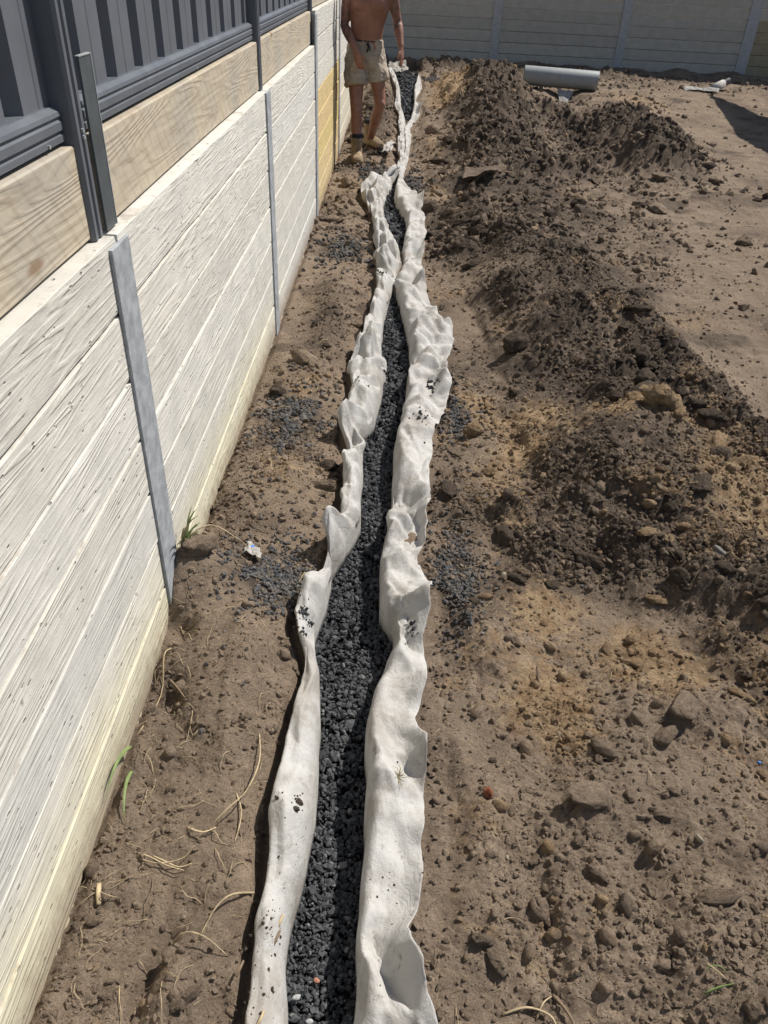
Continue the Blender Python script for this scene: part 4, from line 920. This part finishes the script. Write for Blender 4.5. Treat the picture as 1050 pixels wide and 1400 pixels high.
# individual clods and stones
clod_meshes = {}
def clod_mesh(seed, sub=3, rough=.22, flat=1.0, cuts=7):
    BV, BF = ICO[sub]; rng = np.random.default_rng(seed); o = rng.uniform(0, 50, 3)
    x, y, z = BV.T
    n = lambda k, q: (fbm(x*k+o[0]+z*k*.7, y*k+o[1]-z*k*.4, seed+q, 3)+fbm(z*k+o[2]+x*k*.5, y*k-x*k*.6+o[0], seed+q+5, 3))
    r = 1+rough*1.7*n(1.3, 0)+rough*1.1*(np.abs(n(2.6, 9))-.15)+rough*.8*n(6, 17)
    V = BV*r[:, None]
    for _ in range(cuts):
        d = rng.normal(size=3); d /= np.linalg.norm(d); c = rng.uniform(.55, .9)
        e = V @ d-c; V = V-np.where(e > 0, e*.88, 0)[:, None]*d
    V = V*(1+rough*.5*rng.uniform(-1, 1, len(V)))[:, None]*np.array([1.15, .95, .8*flat])
    return raw_mesh('clod', V, BF, np.full(len(BF), 3), True)
def thing_stone(name, x, y, size, mat, label, cat, group=None, seed=None, sub=3, rough=.22, sink=.35, flat=1.0, rz=None, shared=None):
    me = shared if shared is not None else clod_mesh(seed if seed is not None else int(x*997+y*313) % 9999, sub, rough, flat)
    o = bpy.data.objects.new(name, me.copy() if shared is None else me); COL.objects.link(o)
    if not len(o.data.materials): o.data.materials.append(mat)
    sz = size if hasattr(size, '__len__') else (size,)*3
    o.scale = sz; o.location = (x, y, gz(x, y)+sz[2]*.75*flat*(1-sink*1.4))
    o.rotation_euler = (random.uniform(-.25, .25), random.uniform(-.25, .25), random.uniform(0, 6.28) if rz is None else rz)
    tag(o, label, cat, group); return o
T = thing_stone
T('soil_clod', .654, 3.78, (.07, .05, .075), M['clod_dark'], 'tall dark soil clod standing alone right of the trench near a tan hollow', 'clod', rz=.4)
T('soil_clod', 1.286, 3.634, (.055, .045, .06), M['clod_dark'], 'upright dark clod on the middle of the dark soil ridge', 'clod', rz=1)
T('clay_lump', .382, 2.93, (.042, .036, .05), M['clod_clay'], 'ochre clay lump beside the dark gravel patch right of the trench', 'clay lump', rz=.2)
T('clay_lump', 1.10, 3.08, (.055, .045, .045), M['clod_clay'], 'largest yellow clay lump on top of the front soil mound', 'clay lump', rz=.2)
T('clay_lump', 1.19, 3.03, (.05, .035, .04), M['clod_clay'], 'yellow clay lump just right of the largest one on the mound', 'clay lump', rz=.6)
T('clay_lump', 1.26, 2.95, (.04, .035, .03), M['clod_clay'], 'lower yellow clay lump at the right end of the row on the mound', 'clay lump', rz=.9)
T('stone', .814, 1.745, (.024, .020, .022), M['clod_clay'], 'small orange stone just above a flat yellow stone', 'stone', rough=.16)
T('stone', .81, 1.65, (.048, .022, .016), M['clod_clay'], 'flat elongated yellow stone on the tan soil', 'stone', rz=-.25, rough=.2)
T('stone', .945, 1.905, (.040, .024, .014), M['clod_clay'], 'pale flat stone above and right of the yellow stones', 'stone', rz=-.2)
T('stone', 1.043, 1.46, (.034, .022, .022), M['clod_clay'], 'yellowish broken stone at the right edge of the dug soil', 'stone', rz=-.3, rough=.28)
T('soil_clod', .56, 1.125, (.055, .045, .026), M['clod_tan'], 'broad flat-topped clod of dry soil below the tan patches', 'clod', rz=.2, rough=.14)
T('soil_clod', .795, 1.32, (.034, .032, .024), M['clod_tan'], 'round dry clod beside a larger half-buried clod', 'clod', rough=.1)
T('soil_clod', .86, 1.40, (.055, .045, .024), M['clod_tan'], 'large half-buried dry clod above the round one', 'clod', rough=.16)
T('soil_clod', .625, 1.29, (.034, .026, .026), M['clod_tan'], 'smooth oval dry clod left of the round one', 'clod', rough=.12)
T('soil_clod', .79, .876, (.05, .02, .022), M['clod_tan'], 'long log-shaped soil clod at the lower right', 'clod', rz=.05, rough=.16)
T('soil_clod', .472, 1.98, (.034, .02, .025), M['clod_dark'], 'dark clod beside the small yellow stone right of the gravel', 'clod', rz=-.5)
T('stone', .428, 1.995, (.011, .013, .02), M['pale_stone'], 'small yellowish upright stone at the base of a root tangle', 'stone', rough=.12)
T('soil_clod', .456, 2.21, (.045, .035, .04), M['clod_dark'], 'brown clod holding fine roots right of the gravel patch', 'clod')
T('brick_chip', .303, 1.14, (.014, .012, .017), M['brick'], 'small orange-red brick chip right of the white fabric', 'brick chip', rough=.26, sink=.1)
T('stone', .93, 2.145, (.035, .024, .02), M['clod_clay'], 'pale stone on the front soil slope, left one of two', 'stone', rz=.2)
T('stone', 1.10, 2.23, (.032, .022, .02), M['clod_clay'], 'yellow stone near the right end of the front soil slope', 'stone', rz=.1)
T('stone', 1.17, 2.06, (.034, .022, .026), M['grey_stone'], 'grey angular stone lying at the foot of the front slope', 'stone', rz=-.6)
T('stone', .36, 1.88, (.026, .018, .014), M['clod_clay'], 'flat tan stone just below the small gravel spill on the right', 'stone', rz=.1)
T('stone', 1.034, 1.265, (.005, .0045, .004), M['blue'], 'tiny blue chip on the soil at the right edge', 'chip', sub=2)
T('stone', .34, .985, (.007, .006, .006), M['pale_stone'], 'tiny cream pebble on soil right of the fabric', 'pebble', sub=2)
T('stone', .80, 1.03, (.010, .008, .012), M['pale_stone'], 'small cream pebble beside the lower right rubble', 'pebble', sub=2)
def T2(name, x, y, z, size, mat, label, cat):
    o = T(name, x, y, size, mat, label, cat, sub=2, rough=.14); o.location.z = z; return o
T2('stone', -.052, 1.0, -.067, (.014, .010, .008), M['grey_stone'], 'pale greenish grey pebble among the dark trench gravel', 'pebble')
T2('stone', -.092, .735, -.066, (.0075, .0065, .006), M['pink_stone'], 'tiny pink pebble in the dark trench gravel', 'pebble')
T2('stone', -.132, .70, -.066, (.010, .007, .007), M['white_stone'], 'whitish pebble at the left edge of the dark gravel', 'pebble')
T2('stone', -.098, .655, -.066, (.008, .006, .006), M['white_stone'], 'smallest whitish pebble low in the dark gravel', 'pebble')
# the rest of the clods that show as single lumps
variants = {k: [clod_mesh(900+i, 3, .26+.05*(i % 3)) for i in range(9)] for k in ('clod_dark', 'clod_tan', 'clod_clay')}
for k, L in variants.items():
    for me in L: me.materials.append(M[k])
rg_ = np.random.default_rng(77); cnt = 0; tries = 0
def where(x, y):
    if x < -.2: return 'between wall and left fabric', ('in front' if y < 1.3 else 'near the first galvanised post' if y < 2.8 else 'near the second galvanised post' if y < 5 else 'near the man')
    side = 'close to the right fabric strip' if x < .25+.08*y else ('at the right edge' if x > .35+.32*y else 'amid the dug soil')
    return side, ('in front' if y < 1.1 else 'level with the brick chip' if y < 1.5 else 'around the flat yellow stones' if y < 2.0 else 'on the front slope' if y < 2.7 else 'on the front mound' if y < 3.4 else 'on the dark ridge' if y < 5 else 'behind the dark ridge' if y < 7 else 'by the far mounds')
labels_used = {}
cy_ = .6+9.4*rg_.random(12000)**1.7; cx_ = -.6+(1.0+.38*cy_+.6)*rg_.random(12000)
cm_ = masks(cx_, cy_)
while cnt < 200 and tries < 11999:
    tries += 1
    x, y = float(cx_[tries]), float(cy_[tries]); wv, ov, gv, rv = [float(q[tries]) for q in cm_]
    if gv > .4 or rg_.random() > rv**1.5*1.1: continue
    if np.interp(y, _le[:, 1], _le[:, 0])-.05 < x < np.interp(y, _re[:, 1], _re[:, 0])+.05: continue
    s = min((.0095+.0062*y)*math.exp(rg_.normal(0, .38)), .075)
    kd = 'clod_clay' if ov > .45 and rg_.random() < .75 else ('clod_dark' if wv > .4 else 'clod_tan')
    me = variants[kd][rg_.integers(0, 9)]
    word = {'clod_dark': 'dark', 'clod_tan': 'dry brown', 'clod_clay': 'yellowish'}[kd]; sz_w = 'large ' if s > (.0095+.0062*y)*1.35 else 'small ' if s < (.0095+.0062*y)*.75 else ''
    a_, b_ = where(x, y)
    sc_ = (rg_.uniform(.75, 1.45), rg_.uniform(.65, 1.1), rg_.uniform(.6, 1.15))
    shp = 'elongated ' if sc_[0] > 1.75*sc_[1] else 'flat ' if sc_[2] < .72 else 'tall ' if sc_[2] > sc_[0] else 'blocky ' if sc_[1] > .95*sc_[0] else ''
    noun = 'clay lump' if kd == 'clod_clay' else 'soil clod'
    key = '%s%s%s %s %s, %s' % (sz_w, shp, word, noun, a_, b_)
    if len(key.split()) > 16 or key in labels_used: continue
    labels_used[key] = 1
    T('clay_lump' if kd == 'clod_clay' else 'soil_clod', x, y, (s*sc_[0], s*sc_[1], s*sc_[2]), M[kd], key, 'clay lump' if kd == 'clod_clay' else 'clod', 'loose soil clods and clay lumps on the ground', shared=me, sink=.55)
    cnt += 1

# dead grass, roots, twigs
def stalk(name, pts, r, mat, label, cat, group=None, taper=.4, n=5, lift=None, flat=1.0):
    if lift is None:
        q_ = np.array(pts, float); zq = ground(q_[:, 0], q_[:, 1]); P = [Vector((q_[k, 0], q_[k, 1], zq[k]+q_[k, 2]+r)) for k in range(len(q_))]
    else: P = [Vector(p) for p in pts]
    # resample smoothly
    Q = []
    for i in range(len(P)-1):
        p0, p1, p2, p3 = P[max(i-1, 0)], P[i], P[i+1], P[min(i+2, len(P)-1)]
        for k in range(4):
            t = k/4; Q.append(.5*((2*p1)+(p2-p0)*t+(2*p0-5*p1+4*p2-p3)*t*t+(3*p1-p0-3*p2+p3)*t*t*t))
    Q.append(P[-1]); m = len(Q)
    mb = MB(); o0 = Q[0].copy(); mb.tube([q-o0 for q in Q], [r*(1-taper*k/(m-1)) for k in range(m)], n, flat=flat)
    o = mb.build(name, mat, None, True, loc=o0); return tag(o, label, cat, group) if cat else o
G1 = 'thin dry straw stalks on the soil by the wall'
def rnd_stalk(x, y, ln, ang, r, mat, label, cat, group, curl=.5, hgt=.012):
    pts = []; a = ang; px, py = x, y
    k = 5
    for i in range(k):
        pts.append((px, py, hgt*math.sin(PI*i/(k-1))*random.uniform(.4, 1.3)))
        px += math.cos(a)*ln/k; py += math.sin(a)*ln/k; a += random.uniform(-curl, curl)
    return stalk('dry_stalk', pts, r, mat, label, cat, group)
stalk('dry_stalk', [(-.50, .955, .0), (-.47, .94, .012), (-.43, .925, .012), (-.40, .93, .005)], .0022, M['straw'], 'thick pale straw stalk in the bundle on the soil by the wall', 'straw', flat=.5)
stalk('dry_stalk', [(-.54, .965, .0), (-.50, .945, .014), (-.46, .928, .016), (-.415, .915, .008)], .0019, M['straw'], 'longest pale straw stalk lying across the bundle by the wall', 'straw', flat=.5)
stalk('dry_stalk', [(-.53, .95, .004), (-.49, .935, .01), (-.455, .935, .016), (-.42, .945, .012), (-.40, .965, .02)], .002, M['straw'], 'bent straw stalk at the right end of the bundle by the wall', 'straw', flat=.5)
stalk('wood_chip', [(-.605, .885, .004), (-.598, .862, .005), (-.592, .84, .004)], .006, M['straw'], 'short pale wood chip lying near the foot of the wall', 'wood chip', taper=.1, flat=.35, n=6)
stalk('dry_stalk', [(-.43, 1.02, .0), (-.41, 1.005, .012), (-.385, 1.0, .014), (-.36, 1.015, .01)], .0032, M['straw'], 'curved yellow husk on the soil between the wall and fabric', 'straw', flat=.4)
stalk('dry_stalk', [(-.30, 1.29, .0), (-.285, 1.2, .03), (-.30, 1.1, .045), (-.34, 1.04, .04), (-.40, .99, .0)], .0022, M['straw'], 'long arching straw stalk beside the left fabric strip', 'straw')
stalk('dry_stalk', [(-.33, 1.115, .0), (-.31, 1.07, .012), (-.305, 1.03, .01), (-.31, .985, .0)], .0022, M['straw'], 'straw stalk hooking down beside the left fabric strip', 'straw')
stalk('dry_stalk', [(-.245, .87, .02), (-.29, .85, .02), (-.32, .82, .02), (-.345, .765, .0)], .003, M['straw'], 'bent straw stalk reaching from the left fabric strip', 'straw', flat=.6)
stalk('dry_stalk', [(-.42, .745, .0), (-.38, .76, .03), (-.33, .755, .03), (-.28, .735, .0)], .002, M['straw'], 'arched pale stalk low beside the left fabric strip', 'straw')
stalk('dry_stalk', [(-.68+.06, 1.60, .0), (-.625, 1.55, .02), (-.615, 1.45, .01), (-.64, 1.30, .0)], .003, M['straw'], 'long dry blade lying along the foot of the concrete wall', 'straw', flat=.5)
stalk('dry_stalk', [(-.60, 1.50, .0), (-.575, 1.47, .03), (-.545, 1.43, .02), (-.535, 1.42, .0)], .0034, M['root'], 'brown dry leaf curling from the foot of the wall', 'straw', flat=.4)
stalk('dry_stalk', [(-.645, 1.90, .02), (-.56, 1.965, .09), (-.48, 2.02, .06), (-.45, 2.03, .03), (-.41, 1.99, .02)], .003, M['straw'], 'long stalk reaching from the grass tuft to the white wrapper', 'straw')
stalk('dry_stalk', [(-.645, 1.87, .02), (-.585, 1.92, .06), (-.535, 1.99, .05)], .0019, M['straw'], 'shorter stalk leaning out of the grass tuft', 'straw')
stalk('dry_stalk', [(-.255, 2.0, .0), (-.26, 1.96, .015), (-.27, 1.92, .01)], .002, M['straw'], 'thin orange-brown stalk on the left gravel patch', 'straw')
for i in range(110):
    y = .55+1.25*random.random()**1.0; x = random.uniform(-.64, -.26) if i % 3 else random.uniform(-.64, -.56)
    rnd_stalk(x, y, random.uniform(.025, .13), random.uniform(0, 6.28), random.uniform(.0005, .0013), M['straw'] if random.random() < .7 else M['root'], '%s %s stalk on the soil %s' % ('short' if i % 2 else 'long', 'pale straw' if y < 1.1 else 'thin straw', ('beside the wall' if x < -.48 else 'beside the left fabric strip' if x > -.36 else 'midway between wall and fabric')+(', at the bottom' if y < .8 else ', near the straw bundle' if y < 1.15 else ', beyond the straw bundle')), 'straw', G1)
for i in range(26):
    y = random.uniform(.6, 1.7); x = random.uniform(.2, .45+.35*y)
    rnd_stalk(x, y, random.uniform(.03, .09), random.uniform(0, 6.28), random.uniform(.0007, .0013), M['root'] if random.random() < .6 else M['straw'], '%s %s root %s, %s' % (('short', 'long')[i % 2], ('dark', 'pale', 'curled')[i % 3], *where(x, y)), 'root', 'thin dead roots right of the trench', .8)
for i in range(22):
    y = random.uniform(1.8, 4.6); x = random.uniform(-.6, -.3) if i % 2 else random.uniform(.3, .5+.35*y)
    rnd_stalk(x, y, random.uniform(.06, .18), random.uniform(0, 6.28), random.uniform(.0012, .002), M['straw'] if i % 3 else M['root'], '%s dry stalk %s, %s' % (('pale', 'thin', 'bent')[i//2 % 3], *where(x, y)), 'straw', 'thin dry stalks further along the trench', .6)
stalk('root', [(.30, .66, .0), (.35, .672, .01), (.395, .66, .012), (.41, .64, .0)], .003, M['straw'], 'pale forked root at the bottom edge right of the fabric', 'root')
stalk('twig', [(.41, .70, .0), (.425, .675, .01), (.437, .65, .01), (.445, .62, .0)], .0042, M['root'], 'short dark brown twig at the bottom edge', 'twig')
stalk('root', [(.37, .655, .0), (.385, .68, .012), (.41, .70, .0)], .0022, M['straw'], 'thin pale root touching the dark twig', 'root')
stalk('root', [(.50, 1.62, .0), (.50, 1.58, .01), (.49, 1.54, .02), (.492, 1.60, .03)], .003, M['root'], 'pale root standing in the cloddy soil beside the tan patch', 'root')
stalk('stick', [(.66, 7.36, .02), (.80, 7.5, .06), (.98, 7.62, .04), (1.06, 7.75, .02)], .009, M['root'], 'thin stick lying along the top edge of the dark turf slab', 'stick')
# fibres among the soil, too many to count
rngf = np.random.default_rng(8); mb = MB(); nf = 2600
y = .5+7.5*rngf.random(nf)**1.5; x = -.62+(1.52+.4*y)*rngf.random(nf)
ok = ~((x > np.interp(y, _le[:, 1], _le[:, 0])-.02) & (x < np.interp(y, _re[:, 1], _re[:, 0])+.02)); x = x[ok]; y = y[ok]; nf = len(x)
ln = rngf.uniform(.008, .035, nf)*(1+.25*y); a = rngf.uniform(0, 6.28, nf); b = a+rngf.normal(0, .5, nf)
xs = np.stack([x, x+.5*ln*np.cos(a), x+.5*ln*(np.cos(a)+np.cos(b))]); ys = np.stack([y, y+.5*ln*np.sin(a), y+.5*ln*(np.sin(a)+np.sin(b))])
zs = ground(xs.ravel(), ys.ravel()).reshape(xs.shape)+.001+np.array([0, .25, .05])[:, None]*ln*rngf.uniform(0, 1.4, nf)
for i in range(nf):
    mb.tube([Vector((float(xs[k, i]), float(ys[k, i]), float(zs[k, i]))) for k in range(3)], .0004+.00011*float(y[i]), 3, caps=False)
tag(mb.build('straw_fibres', M['straw'], None), 'fine straw fibres scattered through the soil', 'straw', kind='stuff')

# living grass
def blade(parent, base, tip, mid, w_, mat=None):
    b, t, m = Vector(base), Vector(tip), Vector(mid); V = []; n = 7
    d = (t-b); sd = d.cross(Vector((.3, -.8, .5))).normalized()
    for i in range(n+1):
        u = i/n; p = b*(1-u)**2+m*2*u*(1-u)+t*u*u; ww = w_*(1-u)**.6*(.6+.8*min(u*3, 1)*.5)
        V += [p-sd*ww, p+Vector((0, 0, -.0008)), p+sd*ww]
    F = []
    for i in range(n): F += [(3*i, 3*i+1, 3*i+4, 3*i+3), (3*i+1, 3*i+2, 3*i+5, 3*i+4)]
    mb = MB(); mb.add(V, F); o = mb.build('blade', mat or M['grass'], parent, True); m_ = o.modifiers.new('thickness', 'SOLIDIFY'); m_.thickness = .0006; return o
tf = empty('grass_tuft', (-.63, 1.88, gz(-.60, 1.88))); tag(tf, 'green grass tuft growing at the foot of the nearest galvanised post', 'grass')
for i in range(9):
    a = random.uniform(-1.2, 1.6); l = random.uniform(.05, .14)
    blade(tf, (random.uniform(-.01, .02), random.uniform(-.04, .04), -.01), (.05*math.cos(a)+.01, .07*math.sin(a), l), (.012, .02*math.sin(a), l*.8), random.uniform(.0035, .006), M['grass'] if i < 6 else M['straw'])
gb = empty('grass_shoot', (-.645, 1.20, .03)); tag(gb, 'wide green grass blade leaning along the foot of the wall', 'grass'); blade(gb, (.012, .045, .0), (-.002, -.12, .02), (.012, -.03, .09), .0065)
gb = empty('grass_shoot', (-.605, 1.14, gz(-.605, 1.14))); tag(gb, 'green grass blade standing on the soil just off the wall', 'grass'); blade(gb, (-.012, .05, .0), (.012, -.10, .012), (-.01, -.02, .06), .0058)
gb = empty('grass_cutting', (.735, .70, gz(.735, .70))); tag(gb, 'cut green grass stem lying at the bottom right', 'grass')
blade(gb, (-.03, -.012, .014), (.035, .008, .018), (.0, .0, .02), .0045); blade(gb, (-.025, .06, .012), (.025, .012, .02), (.0, .035, .03), .0016, M['straw']); blade(gb, (-.02, .03, .012), (.03, .03, .016), (.01, .05, .03), .002)

# white wrapper with a blue mark
f = scrap('wrapper', 'crumpled muddy white wrapper with a blue mark beside the left gravel patch', [(-.468, 2.0, gz(-.468, 2.0)+.012), (-.412, 1.99, gz(-.412, 1.99)+.018), (-.42, 2.06, gz(-.42, 2.06)+.02), (-.46, 2.06, gz(-.46, 2.06)+.028)], 31, 16, 14, .02, 'litter', 'litter')
zz = max(v.co.z for v in f.data.vertices)
mb = MB(); best = min(f.data.vertices, key=lambda v: (v.co.x+.44)**2+(v.co.y-2.03)**2)
p = best.co; mb.add([(p.x-.007, p.y-.009, p.z+.006), (p.x+.006, p.y-.007, p.z+.0065), (p.x+.007, p.y+.008, p.z+.008), (p.x-.005, p.y+.006, p.z+.0075), (p.x-.007, p.y-.009, p.z+.004), (p.x+.006, p.y-.007, p.z+.0045), (p.x+.007, p.y+.008, p.z+.006), (p.x-.005, p.y+.006, p.z+.0055)], [(0, 1, 2, 3), (7, 6, 5, 4), (0, 4, 5, 1), (1, 5, 6, 2), (2, 6, 7, 3), (3, 7, 4, 0)]); mb.build('blue_mark', M['blue'], f)

# dirt dropped on the fabric strips
def dirt(G, x, y, n, rad, r, seed, label, mat='gravel'):
    rng = np.random.default_rng(seed); n = int(n*1.6); u = rng.standard_t(2.5, (n, 2))*.42*rad; u = np.clip(u, -3*rad, 3*rad)
    P = np.array([(x+a, y+b*1.4, fab_z(G, x+a, y+b*1.4)+r*.6) for a, b in u]); s = r*.8*np.exp(rng.normal(-.25, .6, n))
    o = stones('dirt_crumbs', P, np.stack([s*1.2, s, s*.8], -1), 1, .25, rng, M[mat], {'rnd': rng.uniform(0, .4, n), 'wet': np.full(n, .9), 'ochre': np.zeros(n)})
    tag(o, label, 'dirt', kind='stuff')
dirt(GL, -.222, 1.72, 34, .026, .0045, 1, 'dark crumbs on the left fabric strip'); dirt(GL, -.222, 1.64, 14, .018, .004, 2, 'dark crumbs on the left fabric strip')
dirt(GR, .11, 1.70, 22, .026, .0035, 3, 'dark crumbs on the right fabric strip'); dirt(GR, .22, 3.45, 20, .05, .006, 4, 'dark crumbs on the right fabric strip'); dirt(GR, .17, 3.05, 14, .05, .005, 5, 'dark crumbs on the right fabric strip')
dirt(GL, -.17, 1.07, 14, .016, .0038, 6, 'dark crumbs on the left fabric strip', 'soil'); dirt(GL, -.19, .78, 26, .045, .0028, 7, 'dark crumbs on the left fabric strip', 'soil'); dirt(GL, -.19, .62, 22, .06, .0024, 8, 'dark crumbs on the left fabric strip', 'soil')
dirt(GL, -.14, 3.3, 12, .05, .004, 9, 'dark crumbs on the left fabric strip', 'soil'); dirt(GL, -.07, 4.9, 14, .06, .006, 10, 'dark crumbs on the left fabric strip', 'soil')
dirt(GR, .06, .9, 24, .10, .0016, 12, 'dark crumbs on the right fabric strip', 'soil'); dirt(GL, -.2, .9, 30, .10, .0015, 13, 'dark crumbs on the left fabric strip', 'soil')
rr = random.Random(5)
wt = empty('weed_tuft', (.075, 1.155, fab_z(GR, .075, 1.155))); tag(wt, 'small withered weed tuft lying on the right fabric strip', 'weed')
for i in range(22):
    a = rr.uniform(0, 6.28); l = rr.uniform(.012, .03)
    mb = MB(); mb.tube([(0, 0, .002), (l*.5*math.cos(a), l*.6*math.sin(a), rr.uniform(.006, .014)), (l*math.cos(a+.4), l*1.2*math.sin(a+.4), rr.uniform(.0, .006))], [.0008, .0008, .0004], 4); mb.build('stem', M['straw'] if i % 3 else M['grass'], wt)
lf = [(-.176, .80), (-.178, .765), (-.21, .755), (-.245, .70), (-.185, .60)]
for i, (x, y) in enumerate(lf):
    z = fab_z(GL, x, y); l = .014
    o = stalk('dry_leaf', [(x-l*.5, y-l, z+.004), (x, y, z+.009), (x+l*.3, y+l*1.2, z+.005)], .0042, M['root'] if i % 2 else M['straw'], 'curled dry leaf fragment on the lower left fabric strip', 'leaf', 'dry leaf fragments on the fabric', lift=1, flat=.35)
